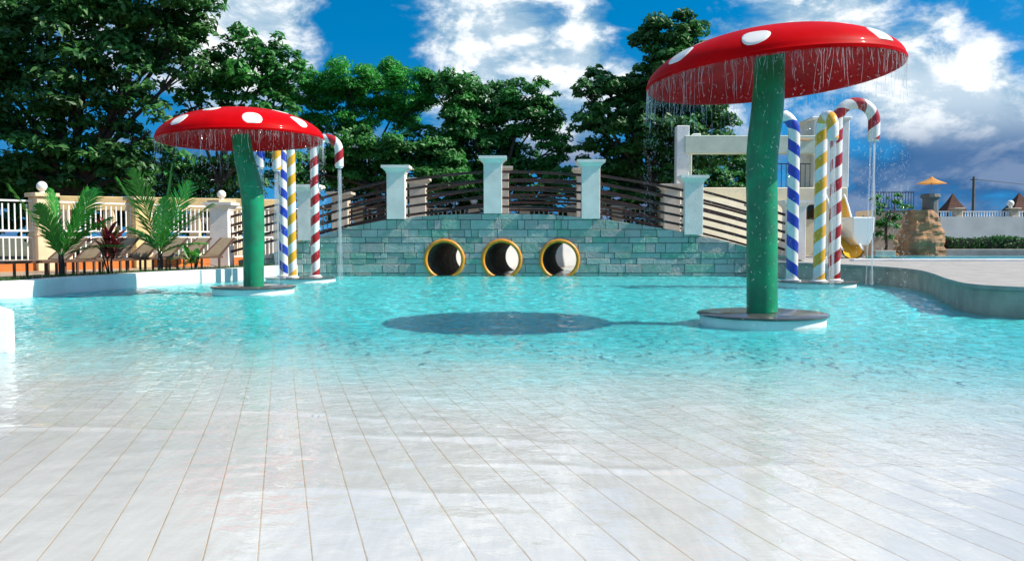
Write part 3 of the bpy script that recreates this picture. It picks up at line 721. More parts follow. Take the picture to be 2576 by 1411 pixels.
def cane_base(u, v, Y, rad, label):
    c = P(u, v, Y); fz = floor_z(c.x, Y) - 0.02; root = empty('round_plinth', (c.x, Y, fz), label, 'plinth')
    MB().lathe([(rad, fz), (rad, 0.07)], (c.x, Y, 0), 48).build('body', 'white_plaster', root, smooth=True)
    MB().lathe([(rad, 0.072), (rad + 0.03, 0.077), (rad + 0.03, 0.094), (0.02, 0.10)], (c.x, Y, 0), 48).build('slab', 'wet_slate', root, smooth=True)
cane_base(757, 695, 19.4, 0.76, 'round grey-topped plinth under the three striped canes on the left')
cane_base(2055, 712, 17.6, 0.75, 'round grey-topped plinth under the three striped canes on the right')
e, r_ = cane('red and white striped candy cane shower of the left trio, hooked right', 'stripe_red', 794, 693, 19.35, 337, 62, 22, 0.42); stream(e, r_, 'water falling from the hook of the left red striped cane', 21)
e, r_ = cane('yellow and white striped candy cane shower of the left trio', 'stripe_yellow', 736, 694, 19.1, 350, 62, 21, 0.42, toward=(-0.35, -1, 0)); stream(e, r_, 'water falling from the hook of the left yellow striped cane', 22)
e, r_ = cane('blue and white striped candy cane shower of the left trio, hooked left', 'stripe_blue', 714, 690, 19.7, 345, -54, 21, 0.42); stream(e, r_, 'water falling from the hook of the left blue striped cane', 23)
e, r_ = cane('red and white striped candy cane shower of the right trio, hooked right', 'stripe_red', 2098, 708, 17.6, 245, 93, 29, 0.48); stream(e, r_, 'water falling from the hook of the right red striped cane', 24)
e, r_ = cane('yellow and white striped candy cane shower of the right trio, hook towards the viewer', 'stripe_yellow', 2060, 706, 17.3, 283, 66, 29, 0.48, toward=(0.06, -1, 0), drop=0.2); stream(e, r_, 'water falling from the hook of the right yellow striped cane', 25)
e, r_ = cane('blue and white striped candy cane shower of the right trio, half behind the green stem', 'stripe_blue', 1992, 705, 17.6, 272, -93, 29, 0.48); stream(e, r_, 'water falling from the hook of the right blue striped cane', 26)

# ------------------------------------------------------------------ fences
def globe_lamp(x, y, z, label, r=0.12):
    o = empty('globe_lamp', (x, y, z), label, 'lamp', 'white globe lamps on the fence pillars')
    MB().lathe([(0.07, z), (0.05, z + 0.05)], (x, y, 0), 12).build('socket', 'white_rail', o, smooth=True)
    MB().sphere((x, y, z + 0.05 + r * 0.9), r, 16).build('globe', 'globe', o, smooth=True)
def left_fence():
    A = P(-60, 513, 19.3); B = P(700, 512, 25.8); A = Vector((A.x, A.y, 0.2)); B = Vector((B.x, B.y, 0.2))
    root = empty('terrace_fence', (A + B) / 2, 'white two-tier bar fence between cream pillars behind the sun loungers', 'fence')
    o0 = root.location; d = (B - A); L_ = d.length; d.normalize(); ang = math.atan2(d.y, d.x)
    pu = [110, 352, 560]
    ts = [0.0]
    for u in pu:
        k = (u - 1288) / FOC    # x = k*y  on the line
        t = (A.y * k - A.x) / (d.x - k * d.y); ts.append(t)
    ts.append(L_)
    top = 1.82
    MB().bar(A + Vector((0, 0, 0.11)), B + Vector((0, 0, 0.11)), 0.2, 0.22).build('plinth', 'orange_plaster', root)
    barm = MB().box((0, 0, 0.0), (0.028, 0.028, 1.0)).build('bar', 'white_rail'); bme = barm.data; bpy.data.objects.remove(barm)
    for i, t in enumerate(ts[:-1]):
        p = A + d * t
        if i > 0:
            w = 0.44
            pil = MB().box((p.x, p.y, 0.2 + 0.86), (w, w, 1.72), Matrix.Rotation(ang, 3, 'Z')).build('pillar', ('yellow_plaster', 'beige_plaster')[i % 2], root, bevel=0.01)
            MB().box((p.x, p.y, 0.2 + 1.72 + 0.045), (w + 0.12, w + 0.12, 0.09), Matrix.Rotation(ang, 3, 'Z')).build('pillar_cap', 'beige_plaster', pil, bevel=0.01)
            MB().box((p.x, p.y, 0.2 + 0.84), (w + 0.05, w + 0.05, 0.06), Matrix.Rotation(ang, 3, 'Z')).build('band', 'beige_plaster', pil, bevel=0.01)
        a = t + (0.22 if i > 0 else 0); b = ts[i + 1] - 0.22
        for z in (top, 1.13, 0.98, 0.44):
            MB().bar(A + d * a + Vector((0, 0, z - .2 + .2)) - Vector((0, 0, 0.2)), A + d * b + Vector((0, 0, z - 0.2)), 0.035, 0.04).build('rail', 'white_rail', root)
        nb = max(2, int((b - a) / 0.125))
        for k in range(nb + 1):
            q = A + d * (a + (b - a) * k / nb)
            share(bme, 'bar', (q.x - o0.x, q.y - o0.y, 1.44 - o0.z), root, (0, 0, ang), (1, 1, 0.62))
            share(bme, 'bar', (q.x - o0.x, q.y - o0.y, 0.71 - o0.z), root, (0, 0, ang), (1, 1, 0.54))
            if k % 5 == 2: share(bme, 'bar', (q.x - o0.x, q.y - o0.y, 1.055 - o0.z), root, (0, 0, ang), (1, 1, 0.15))
    for t, lab in ((ts[1], 'white globe lamp on the leftmost cream fence pillar behind the palm'), (ts[3], 'white globe lamp on the fence pillar beside the left mushroom stem')):
        p = A + d * t; globe_lamp(p.x, p.y, 0.2 + 1.81, lab)
left_fence()
def rear_fence():
    Y = 33.6; ps = [(700, 525), (902, 520), (1192, 524), (1320, 527), (1440, 524), (1552, 527), (1668, 522), (1800, 528)]
    z1 = 2.08; pts = [Vector((P(u, 520, Y).x, Y, 0.27)) for u, _ in ps]
    root = empty('garden_fence', (pts[3].x, Y, 0.27), 'low cream fence with small pillars seen through the railing of the bridge', 'fence')
    for i, p in enumerate(pts):
        pil = MB().box((p.x, Y, 1.19), (0.4, 0.4, 1.84)).build('pillar', 'beige_plaster', root, bevel=0.01)
        MB().box((p.x, Y, 2.155), (0.54, 0.54, 0.08)).build('pillar_cap', 'cream_paint', pil, bevel=0.01)
        if i < len(pts) - 1:
            q = pts[i + 1]
            MB().bar((p.x + .18, Y, z1), (q.x - .18, Y, z1), 0.05, 0.05).build('rail', 'cream_paint', root)
            MB().bar((p.x + .18, Y, 0.75), (q.x - .18, Y, 0.75), 0.05, 0.05).build('rail', 'cream_paint', root)
            n = max(2, int((q.x - p.x - .36) / 0.17)); s = MB()
            for k in range(1, n): s.box((p.x + .18 + (q.x - p.x - .36) * k / n, Y, 1.42), (0.04, 0.04, 1.27))
            b = s.build('bars', 'cream_paint', root); b['kind'] = 'stuff'
    for i, lab in ((2, 'white globe lamp seen left of the tallest white bridge pillar'), (4, 'white globe lamp seen left of the third white bridge pillar'), (6, 'white globe lamp seen left of the rightmost bridge pillar')):
        globe_lamp(pts[i].x, Y, 2.195, lab, 0.15)
rear_fence()

# yellow beam on posts of a shelter behind the left fence
def shelter():
    A = Vector((P(150, 500, 26).x, 26.0, 0)); B = Vector((P(700, 500, 28.5).x, 28.5, 0))
    root = empty('garden_shelter', (A.x, A.y, 0.27), 'pale yellow beam on square posts behind the white terrace fence', 'shelter')
    MB().bar(A + Vector((0, 0, 2.0)), B + Vector((0, 0, 2.0)), 0.3, 0.42).build('beam', 'yellow_plaster', root, bevel=0.02)
    for k in range(6):
        p = A.lerp(B, 0.02 + 0.96 * k / 5); MB().box((p.x, p.y, 1.03), (0.3, 0.26, 1.52)).build('post', 'beige_plaster', root, bevel=0.01)
shelter()

# ------------------------------------------------------------------ sun loungers
def lounger_proto(loc, rz, label):
    root = empty('sun_lounger', (0, 0, 0), label, 'sun lounger', 'sun loungers in a row on the terrace')
    W = 0.62
    for sx in (-1, 1):
        MB().bar((sx * W / 2, -0.95, 0.30), (sx * W / 2, 0.35, 0.30), 0.04, 0.05).build('side_rail', 'lounger_frame', root)
        for y in (-0.8, 0.25): MB().bar((sx * W / 2, y, 0.0), (sx * W / 2, y, 0.28), 0.04, 0.04).build('leg', 'lounger_frame', root)
        MB().bar((sx * (W / 2 - .02), 0.30, 0.33), (sx * (W / 2 - .08), 0.82, 0.76), 0.035, 0.04).build('back_rail', 'lounger_frame', root)
    MB().bar((-W / 2, -0.95, 0.30), (W / 2, -0.95, 0.30), 0.05, 0.05).build('foot_rail', 'lounger_frame', root)
    s = MB(); s.add([(-W / 2 + .03, -0.92, 0.325), (W / 2 - .03, -0.92, 0.325), (W / 2 - .03, 0.30, 0.325), (-W / 2 + .03, 0.30, 0.325), (-W / 2 + .03, -0.92, 0.305), (W / 2 - .03, -0.92, 0.305), (W / 2 - .03, 0.30, 0.305), (-W / 2 + .03, 0.30, 0.305)],
                    [(0, 1, 2, 3), (7, 6, 5, 4), (0, 4, 5, 1), (2, 6, 7, 3), (0, 3, 7, 4), (1, 5, 6, 2)]); s.build('seat', 'sling', root)
    b = MB(); a0 = W / 2 - .05; a1 = W / 2 - .11
    b.add([(-a0, 0.31, 0.34), (a0, 0.31, 0.34), (a1, 0.82, 0.77), (-a1, 0.82, 0.77), (-a0, 0.33, 0.325), (a0, 0.33, 0.325), (a1, 0.84, 0.755), (-a1, 0.84, 0.755)],
          [(0, 1, 2, 3), (7, 6, 5, 4), (0, 4, 5, 1), (2, 6, 7, 3), (0, 3, 7, 4), (1, 5, 6, 2)]); b.build('backrest', 'sling', root)
    return root
spots_l = [(108, 17.4), (182, 17.9), (250, 18.5), (316, 19.2), (380, 19.9), (446, 20.6), (508, 21.2)]
words = ['leftmost tan sling sun lounger, left of the first palm', 'tan sling sun lounger just right of the first palm', 'tan sling sun lounger in front of the red-leaved shrub', 'tan sling sun lounger between the red shrub and the second palm',
         'tan sling sun lounger directly behind the second palm', 'tan sling sun lounger just right of the second palm', 'rightmost tan sling sun lounger, next to the bridge pillar']
proto = None
for (u, Y), lab in zip(spots_l, words):
    x = P(u, 600, Y).x; rz = R(-28)
    if proto is None: proto = lounger_proto(None, 0, lab); proto.location = (x, Y, 0.2); proto.rotation_euler = (0, 0, rz)
    else: dup(proto, (x, Y, 0.2), lab, rz + R(random.uniform(-5, 5)))

# ------------------------------------------------------------------ plants
def leaf_mesh(name, C, N_, size, aspect, mname, parent, tint, fold=0.18):
    """many small folded leaves: C centres, N_ normals"""
    n = len(C); rng = NPR
    t = rng.normal(size=(n, 3)); t -= (t * N_).sum(1, keepdims=True) * N_; t /= np.linalg.norm(t, axis=1, keepdims=True)
    t[:, 2] -= 0.35; t /= np.linalg.norm(t, axis=1, keepdims=True)
    s = np.cross(N_, t); s /= np.maximum(np.linalg.norm(s, axis=1, keepdims=True), 1e-6)
    L_ = (size * rng.uniform(0.65, 1.35, n))[:, None]; w = L_ * aspect
    v = np.empty((n, 4, 3)); v[:, 0] = C - t * L_ * .5; v[:, 1] = C + s * w * .5 + N_ * L_ * fold * .5 - t * L_ * .08; v[:, 2] = C + t * L_ * .5; v[:, 3] = C - s * w * .5 + N_ * L_ * fold * .5 - t * L_ * .08
    me = bpy.data.meshes.new(name); me.vertices.add(4 * n); me.vertices.foreach_set('co', (v.reshape(-1, 3) - np.array(world_loc(parent))).ravel())
    f = np.empty((n, 2, 3), np.int32); b = np.arange(n) * 4; f[:, 0] = np.stack([b, b + 1, b + 2], 1); f[:, 1] = np.stack([b, b + 2, b + 3], 1)
    me.loops.add(6 * n); me.loops.foreach_set('vertex_index', f.ravel()); me.polygons.add(2 * n); me.polygons.foreach_set('loop_start', np.arange(2 * n) * 3)
    me.update(calc_edges=True); me.validate()
    ca = me.color_attributes.new('tint', 'FLOAT_COLOR', 'POINT'); c4 = np.ones((n, 4, 4), np.float32); c4[:, :, :3] = tint[:, None, :]; ca.data.foreach_set('color', c4.ravel())
    me.materials.append(MATS[mname]); o = bpy.data.objects.new(name, me); col.objects.link(o); o.parent = parent; return o
def unit(n): v = NPR.normal(size=(n, 3)); return v / np.linalg.norm(v, axis=1, keepdims=True)
def tree(name, label, trunk_u, Y, lobes, mname, size=0.19, aspect=0.5, dens=95, flat=0.8, group=None, hue=(1, 1, 1), trunk_r=0.16, gz=0.27, clump=0.40, nclump=22):
    bx = P(trunk_u, 500, Y).x; root = empty(name, (bx, Y, gz), label, 'tree', group); rng = NPR
    Cs, Ns, Ts = [], [], []; centers = []
    for lb in lobes:
        u, v, ru = lb[:3]; dy = lb[3] if len(lb) > 3 else rng.uniform(-0.6, 0.8)
        c = np.array(P(u, v, Y + dy)); r = 1.12 * ru / FOC * (Y + dy); centers.append((c, r))
        k = max(5, int(nclump * min(1.6, r)))
        d = unit(k); rad = rng.uniform(0.45, 0.92, k)[:, None]; cc = c + d * rad * r * np.array([1, 1, flat])
        for j in range(k):
            q = clump * r * rng.uniform(0.7, 1.25); m = int(dens * 4 * q * q * 3.14 * 0.62)
            dd = unit(m); dd[:, 2] = np.where(dd[:, 2] < -0.2, -dd[:, 2] * rng.random(m), dd[:, 2]); rr = rng.uniform(0.35, 1.0, m)[:, None] ** 0.6
            pos = cc[j] + dd * rr * q * np.array([1, 1, 0.72])
            nn = dd * 0.7 + np.array([0.15, -0.1, 0.75]) + rng.normal(size=(m, 3)) * 0.45; nn /= np.linalg.norm(nn, axis=1, keepdims=True)
            tb = rng.uniform(0.72, 1.28); tt = np.ones((m, 3)) * tb * rng.uniform(0.75, 1.25, (m, 1)) * np.array(hue); tt[:, 0] *= rng.uniform(0.7, 1.5, m)
            Cs.append(pos); Ns.append(nn); Ts.append(tt)
    leaf_mesh('crown', np.concatenate(Cs), np.concatenate(Ns), size, aspect, mname, root, np.concatenate(Ts))
    s = MB(); base = Vector((bx, Y, gz - 0.05)); zmin = min(c[2] - r * .4 for c, r in centers); mid = np.mean([c for c, r in centers], 0)
    fork = Vector((bx * 0.8 + mid[0] * 0.2, Y, max(gz + 0.8, min(zmin + 0.3, gz + 2.6))))
    s.tube([base, (base * 0.6 + fork * 0.4) + Vector((0.08, 0, 0)), fork], [trunk_r * 1.25, trunk_r, trunk_r * 0.8], 10)
    for c, r in centers:
        e = Vector(c); m_ = fork.lerp(e, 0.5) + Vector((rng.uniform(-.3, .3), rng.uniform(-.3, .3), rng.uniform(0, .35)))
        s.tube([fork - Vector((0, 0, 0.05)), m_, e], [trunk_r * 0.55, trunk_r * 0.33, trunk_r * 0.1], 7)
        for q in range(3):
            d = Vector(unit(1)[0]); d.z = abs(d.z) * .6; s.tube([m_.lerp(e, 0.5), e + d * r * 0.75], [trunk_r * 0.16, trunk_r * 0.04], 5)
    s.build('trunk', 'bark', root, smooth=True); return root

G_T = 'trees behind the fence and the bridge'
tree('broadleaf_tree', 'tallest dark broad-leaved tree filling the upper left corner', 170, 29.5,
     [(-60, 120, 150), (60, -60, 170), (260, -90, 170), (430, -40, 130), (490, 40, 80), (90, 110, 140), (250, 80, 130), (400, 100, 110), (20, 270, 130), (180, 230, 120), (330, 200, 90), (-40, 400, 130), (120, 390, 110), (270, 360, 100), (60, 470, 90), (230, 460, 80), (380, 330, 80), (350, 440, 80), (480, 160, 60)],
     'leaf_dark', 0.29, 0.45, 34, 0.85, G_T, trunk_r=0.26, clump=0.34, nclump=15)
tree('broadleaf_tree', 'loose broad-leaved tree behind the left mushroom cap', 545, 30.5,
     [(610, 110, 50), (680, 125, 45), (545, 190, 65), (640, 195, 75), (720, 185, 60), (580, 270, 55), (690, 255, 60), (500, 320, 65), (440, 410, 60), (700, 320, 50), (530, 440, 60), (590, 400, 30), (470, 240, 45)],
     'leaf_mid', 0.28, 0.45, 38, 0.8, G_T, trunk_r=0.14, clump=0.36)
tree('feathery_tree', 'bright green feathery tree with layered crown left of the bridge centre', 930, 34.5,
     [(800, 215, 60), (880, 200, 65), (960, 190, 60), (1030, 210, 55), (760, 255, 50), (850, 260, 60), (940, 250, 65), (1040, 265, 55), (790, 320, 55), (900, 310, 60), (1010, 300, 60), (1060, 330, 40)],
     'leaf_bright', 0.15, 0.36, 120, 0.55, G_T, trunk_r=0.13, hue=(0.8, 1.0, 0.8))
tree('garden_tree', 'low leafy tree behind the left half of the bridge railing', 960, 33.0,
     [(830, 400, 60), (900, 370, 60), (980, 380, 60), (1060, 390, 65), (880, 450, 60), (960, 450, 55), (1050, 460, 60), (1130, 440, 60), (800, 460, 60), (740, 440, 60), (700, 390, 50)],
     'leaf_mid', 0.20, 0.45, 75, 0.8, G_T, trunk_r=0.12)
tree('garden_tree', 'round dense tree behind the tallest bridge pillar', 1260, 34.0,
     [(1090, 215, 45), (1150, 235, 60), (1230, 265, 65), (1300, 260, 60), (1365, 230, 38), (1350, 310, 65), (1260, 335, 70), (1160, 320, 70), (1120, 390, 65), (1220, 410, 70), (1320, 400, 70), (1400, 370, 45), (1390, 440, 50), (1280, 470, 60), (1180, 470, 60)],
     'leaf_mid', 0.20, 0.5, 75, 0.85, G_T, trunk_r=0.16, hue=(0.85, 0.92, 0.9))
tree('mango_tree', 'tall dark tree rising left of the near mushroom cap', 1640, 33.0,
     [(1690, 90, 60), (1640, 110, 50), (1740, 110, 50), (1625, 180, 50), (1700, 180, 70), (1500, 185, 28), (1480, 240, 40), (1550, 240, 60), (1640, 260, 70), (1740, 260, 75), (1500, 310, 60), (1590, 330, 70), (1690, 350, 75), (1800, 300, 60), (1510, 390, 50), (1600, 420, 70), (1700, 430, 70), (1800, 380, 60), (1540, 460, 50), (1640, 480, 60)],
     'leaf_dark', 0.22, 0.5, 75, 0.85, G_T, trunk_r=0.2, hue=(0.85, 0.95, 0.9))
tree('garden_tree', 'leafy tree seen under the white beam of the slide tower', 1800, 35.0, [(1780, 430, 50), (1850, 420, 50), (1830, 470, 50), (1760, 470, 40), (1900, 450, 40)], 'leaf_mid', 0.2, 0.5, 70, 0.85, G_T, trunk_r=0.1)

tree('hedge_bush', 'dark bushes low behind the left bays of the bridge railing', 1130, 35.5, [(880 + 62 * i, 480 + 12 * (i % 2), 48) for i in range(6)] + [(860 + 64 * i, 545 - 10 * (i % 2), 42) for i in range(6)], 'leaf_dark', 0.2, 0.5, 60, 0.9, None, trunk_r=0.06)
tree('hedge_bush', 'dark bushes low behind the right bays of the bridge railing', 1460, 35.8, [(1290 + 62 * i, 478 + 12 * (i % 2), 48) for i in range(7)] + [(1270 + 64 * i, 545 - 10 * (i % 2), 42) for i in range(8)], 'leaf_dark', 0.2, 0.5, 60, 0.9, None, trunk_r=0.06)
tree('hedge_bush', 'dark bushes filling the gap between terrace fence and tall left tree', 300, 31.5, [(-40 + 80 * i, 470 + 14 * (i % 2), 60) for i in range(9)] + [(-60 + 70 * i, 565 - 10 * (i % 2), 48) for i in range(11)], 'leaf_dark', 0.22, 0.45, 55, 0.9, None, trunk_r=0.06)
def frond(root, base, direction, L_, droop, mname, tw, w=0.28, tintc=(1, 1, 1)):
    s = MB(); cs = []
    d = Vector(direction).normalized(); n = 16; pts = []
    for i in range(n + 1):
        t = i / n; pts.append(Vector(base) + d * L_ * t + Vector((d.x, d.y, 0)) * droop * t * t * 0.5 - Vector((0, 0, droop * t * t)))
    side = d.cross(Vector((0, 0, 1))); side = side.normalized() if side.length > .05 else Vector((1, 0, 0))
    side = Matrix.Rotation(tw, 3, d) @ side
    for i in range(n): s.bar(pts[i], pts[i + 1], 0.018 * (1 - i / n) + 0.005, 0.012)
    for i in range(4, n * 3 + 1):
        t = i / (n * 3); k = min(n - 1, int(t * n)); p = pts[k].lerp(pts[k + 1], t * n - k); tg = (pts[k + 1] - pts[k]).normalized()
        ll = w * L_ * (math.sin(math.pi * min(1, t * .9 + .12)) ** 0.6)
        for sg in (-1, 1):
            e = p + (side * sg * random.uniform(.45, .8) + tg * 0.85 + Vector((0, 0, random.uniform(-.3, -.05)))).normalized() * ll * random.uniform(.85, 1.1); m_ = p.lerp(e, .45) + Vector((0, 0, 0.03)); ww = tg.cross(side).cross((e - p).normalized()).normalized() * 0.017
            s.add([p - ww * .5, p + ww * .5, m_ + ww, m_ - ww, e], [(0, 1, 2, 3), (3, 2, 4)])
    o = s.build('frond', mname, root); me = o.data
    ca = me.color_attributes.new('tint', 'FLOAT_COLOR', 'POINT'); nv = len(me.vertices); c = np.ones((nv, 4), np.float32); c[:, :3] = np.array(tintc) * NPR.uniform(0.75, 1.25, (nv, 1)); ca.data.foreach_set('color', c.ravel())
def palm(u, Y, label, fr, sc_=1.0):
    x = P(u, 600, Y).x; b = Vector((x, Y, 0.2)); root = empty('coconut_palm', b, label, 'palm')
    MB().tube([b, b + Vector((0.01, 0, 0.22)), b + Vector((0, 0, 0.45))], [0.05, 0.055, 0.045], 10).build('trunk', 'bark', root, smooth=True)
    for (dx, dy, dz_, L_, dr, tw, tc_) in fr: frond(root, b + Vector((0, 0, 0.40)), (dx, dy, dz_), L_ * sc_, dr * sc_, 'palm_leaf', tw, 0.28, tc_)
palm(152, 16.3, 'small coconut palm with V-shaped fronds, left of the red shrub', [(-0.55, -.1, 1, 1.35, .12, .3, (1.2, 1.05, .8)), (0.5, -.1, 1, 1.3, .15, -.3, (1, 1, 1)), (-.25, .3, 1, 1.2, .1, .8, (.8, 1, .9)), (.2, .3, 1, 1.25, .12, -.8, (.8, 1, .9)), (.75, -.1, .9, 1.15, .3, 0, (1.1, 1, .8)), (-.1, -.4, 1, 1.0, .15, .4, (1, 1, 1)), (.9, .2, .55, .9, .3, 0, (1.3, 1, .7))], 1.28)
palm(402, 19.2, 'taller coconut palm with upright fronds, right of the red shrub', [(-.45, 0, 1, 1.75, .2, .3, (.8, 1.05, 1)), (-.2, -.2, 1, 1.7, .1, .5, (.8, 1, 1)), (.1, .1, 1, 1.75, .08, -.3, (1, 1, 1)), (.4, -.1, 1, 1.6, .15, -.4, (.8, 1, 1.1)), (.7, .1, 1, 1.5, .3, 0, (.9, 1, 1)), (.25, -.4, 1, 1.3, .15, .2, (1, 1.1, .8)), (.85, -.2, .55, 1.0, .35, 0, (1.2, 1.05, .7)), (-.6, .3, .7, 1.1, .3, 0, (.9, 1, .9))], 1.22)
def strap_plant(u, Y, label, mname, n, L_, cat, spread, z0=0.2, stem=0.35, tints=((1, 1, 1),)):
    x = P(u, 600, Y).x; b = Vector((x, Y, z0)); root = empty('strap_leaf_shrub', b, label, cat)
    s = MB()
    for k in range(3): s.tube([b + Vector((random.uniform(-.05, .05), 0, 0)), b + Vector((random.uniform(-.2, .2), random.uniform(-.15, .15), stem))], [0.018, 0.013], 6)
    s.build('stem', 'bark', root)
    for i in range(n):
        a = random.uniform(0, 6.28); el = random.uniform(0.15, 1.35); d = Vector((math.cos(a) * math.cos(el) * spread, math.sin(a) * math.cos(el) * spread, math.sin(el)))
        p0 = b + Vector((random.uniform(-.12, .12), random.uniform(-.1, .1), stem * random.uniform(.5, 1.2))); l = L_ * random.uniform(.7, 1.15); sd = d.cross(Vector((0, 0, 1))); sd = sd.normalized() if sd.length > .05 else Vector((1, 0, 0)); w = 0.045
        m_ = MB(); vs = []; N5 = 5
        for q in range(N5 + 1):
            t = q / N5; c = p0 + d * l * t - Vector((0, 0, 0.35 * l * t * t)); ww = w * math.sin(math.pi * (0.12 + 0.86 * t)); vs += [c - sd * ww, c + sd * ww]
        m_.add(vs, [(2 * q, 2 * q + 1, 2 * q + 3, 2 * q + 2) for q in range(N5)]); o = m_.build('leaf', mname, root)
        ca = o.data.color_attributes.new('tint', 'FLOAT_COLOR', 'POINT'); tcol = random.choice(tints); f = random.uniform(.7, 1.3)
        ca.data.foreach_set('color', np.tile(np.array([tcol[0] * f, tcol[1] * f, tcol[2] * f, 1], np.float32), len(o.data.vertices)))
strap_plant(278, 17.0, 'dark red cordyline shrub between the two palms', 'cordyline_leaf', 46, 0.75, 'shrub', 0.9, stem=0.65, tints=((1, 1, 1), (.5, 1, 1), (1.6, 3, 1), (.35, 4, .8)))
strap_plant(485, 19.6, 'light green strap-leaved plant right of the taller palm', 'palm_leaf', 26, 0.6, 'shrub', 1.1, stem=0.3, tints=((1, 1, 1), (2.2, 1.2, .8), (1.5, 1.2, 1)))

# ------------------------------------------------------------------ slide tower and the right hand background
def slide_tower():
    Y = 29.0; zf = 0.27
    def X(u, y=Y): return P(u, 500, y).x
    def Z(v, y=Y): return P(1288, v, y).z
    root = empty('slide_tower', (X(1950), Y, zf), 'pale slide tower with a white beam frame behind the near green stem', 'building')
    def bx(u0, u1, v0, v1, y, d, name, m, par=root, bev=0.02):
        return MB().box(((X(u0, y) + X(u1, y)) / 2, y + d / 2, (Z(v0, y) + Z(v1, y)) / 2), (X(u1, y) - X(u0, y), d, Z(v0, y) - Z(v1, y)), None).build(name, m, par, bevel=bev)
    # platform
    MB().box(((X(1700) + X(2132)) / 2, Y + 1.5, (zf + Z(472)) / 2), (X(2132) - X(1700), 3.0, Z(472) - zf)).build('platform', 'cream_wall', root, bevel=0.02)
    s = MB(); a = Vector((X(1762), Y - 1.8, 0)); b = Vector((X(1985), Y - 3.6, 0))
    s.add([(X(1700, 27.2), 27.2, 0.27), (X(2000, 28.8), 28.8, 0.27), (X(2000, 28.8), 28.8, 2.0), (X(1700, 27.2), 27.2, 2.35), (X(1700, 27.2), 28.9, 0.27), (X(2000, 28.8), 28.95, 0.27), (X(2000, 28.8), 28.95, 2.0), (X(1700, 27.2), 28.9, 2.35)],
          [(0, 1, 2, 3), (7, 6, 5, 4), (0, 4, 5, 1), (3, 2, 6, 7), (0, 3, 7, 4), (1, 5, 6, 2)]); s.build('stair_wall', 'cream_wall', root)
    bx(1701, 1733, 316, 474, Y + 0.0, 0.4, 'post', 'white_plaster'); bx(1716, 1740, 384, 474, Y + 2.4, 0.35, 'post', 'pale_green_plaster')
    bx(1722, 2050, 341, 386, Y - 0.06, 0.45, 'beam', 'pale_green_plaster'); bx(1742, 1762, 336, 341, Y + 0.05, 0.3, 'beam_end', 'white_plaster')
    bx(2046, 2134, 300, 472, Y + 0.3, 1.6, 'turret', 'white_plaster'); bx(2040, 2140, 293, 300.5, Y + 0.2, 1.8, 'turret_cap', 'white_plaster')
    bx(2030, 2056, 515, 552, Y - 0.03, 0.05, 'window', 'dark_glass')
    r = MB()
    rail = MB().bar((X(1950), Y + 0.1, Z(412)), (X(2040), Y + 0.1, Z(412)), 0.03).build('railing', 'black_metal', root)
    for u in range(1955, 2041, 12): MB().bar((X(u), Y + 0.1, Z(472)), (X(u), Y + 0.1, Z(413)), 0.018).build('baluster', 'black_metal', rail)
    # yellow slide
    c0 = Vector((X(2120), 27.1, 1.9)); pts = []
    n = 18; vs = []; fs = []
    for i in range(n + 1):
        t = i / n; y = 28.6 - 3.0 * t; x = X(2100 + 48 * t ** 0.8, y); z = 1.75 * (1 - t) ** 1.6 + 0.36
        for j in range(9):
            a = math.pi * j / 8; vs.append((x - 0.30 * math.cos(a), y, z + 0.26 * (1 - math.sin(a))))
        for j in range(9):
            a = math.pi * (8 - j) / 8; vs.append((x - 0.34 * math.cos(a), y + .01, z - 0.03 + 0.30 * (1 - math.sin(a)) - 0.01))
    for i in range(n):
        for j in range(18): fs.append((i * 18 + j, i * 18 + (j + 1) % 18, (i + 1) * 18 + (j + 1) % 18, (i + 1) * 18 + j))
    sl = empty('water_slide', (X(2130, 27.0), 27.0, 0.36), 'curved yellow water slide beside the red striped cane on the right', 'slide')
    s2 = MB(); s2.add(vs, fs); ch = s2.build('chute', 'slide_yellow', sl, smooth=True)
    for side in (0, 8):
        MB().tube([vs[i * 18 + side] for i in range(n + 1)], 0.035, 8).build('edge_tube', 'slide_white', ch, smooth=True)
    MB().box((X(2130, 27.0), 27.4, 0.6), (0.12, 0.12, 0.6)).build('support', 'slide_white', sl)
    # white bowl end of a second slide
    yb = 26.2; bo = empty('slide_bowl', (P(2172, 600, yb).x, yb, 0.36), 'white tub-shaped end of a water slide left of the rock mound', 'slide')
    bxw = P(2172, 600, yb).x; hw = 28 / FOC * yb; zt = P(0, 546, yb).z; zb = P(0, 618, yb).z
    s = MB(); prof = [(-hw * .98, zt), (-hw * .95, zb + .25), (-hw * .6, zb + 0.03), (-hw * .3, zb), (hw * .35, zb), (hw * .62, zb + .06), (hw * .95, zb + .42), (hw, zt)]
    s.slab_xz([(bxw + x, z) for x, z in prof], yb, yb + 1.1); s.build('tub', 'slide_white', bo, bevel=0.03)
    MB().box((bxw, yb + 0.5, (zb + 0.36) / 2 - 0.01), (0.3, 0.3, max(0.05, zb - 0.36 + 0.04))).build('support', 'slide_white', bo)
slide_tower()

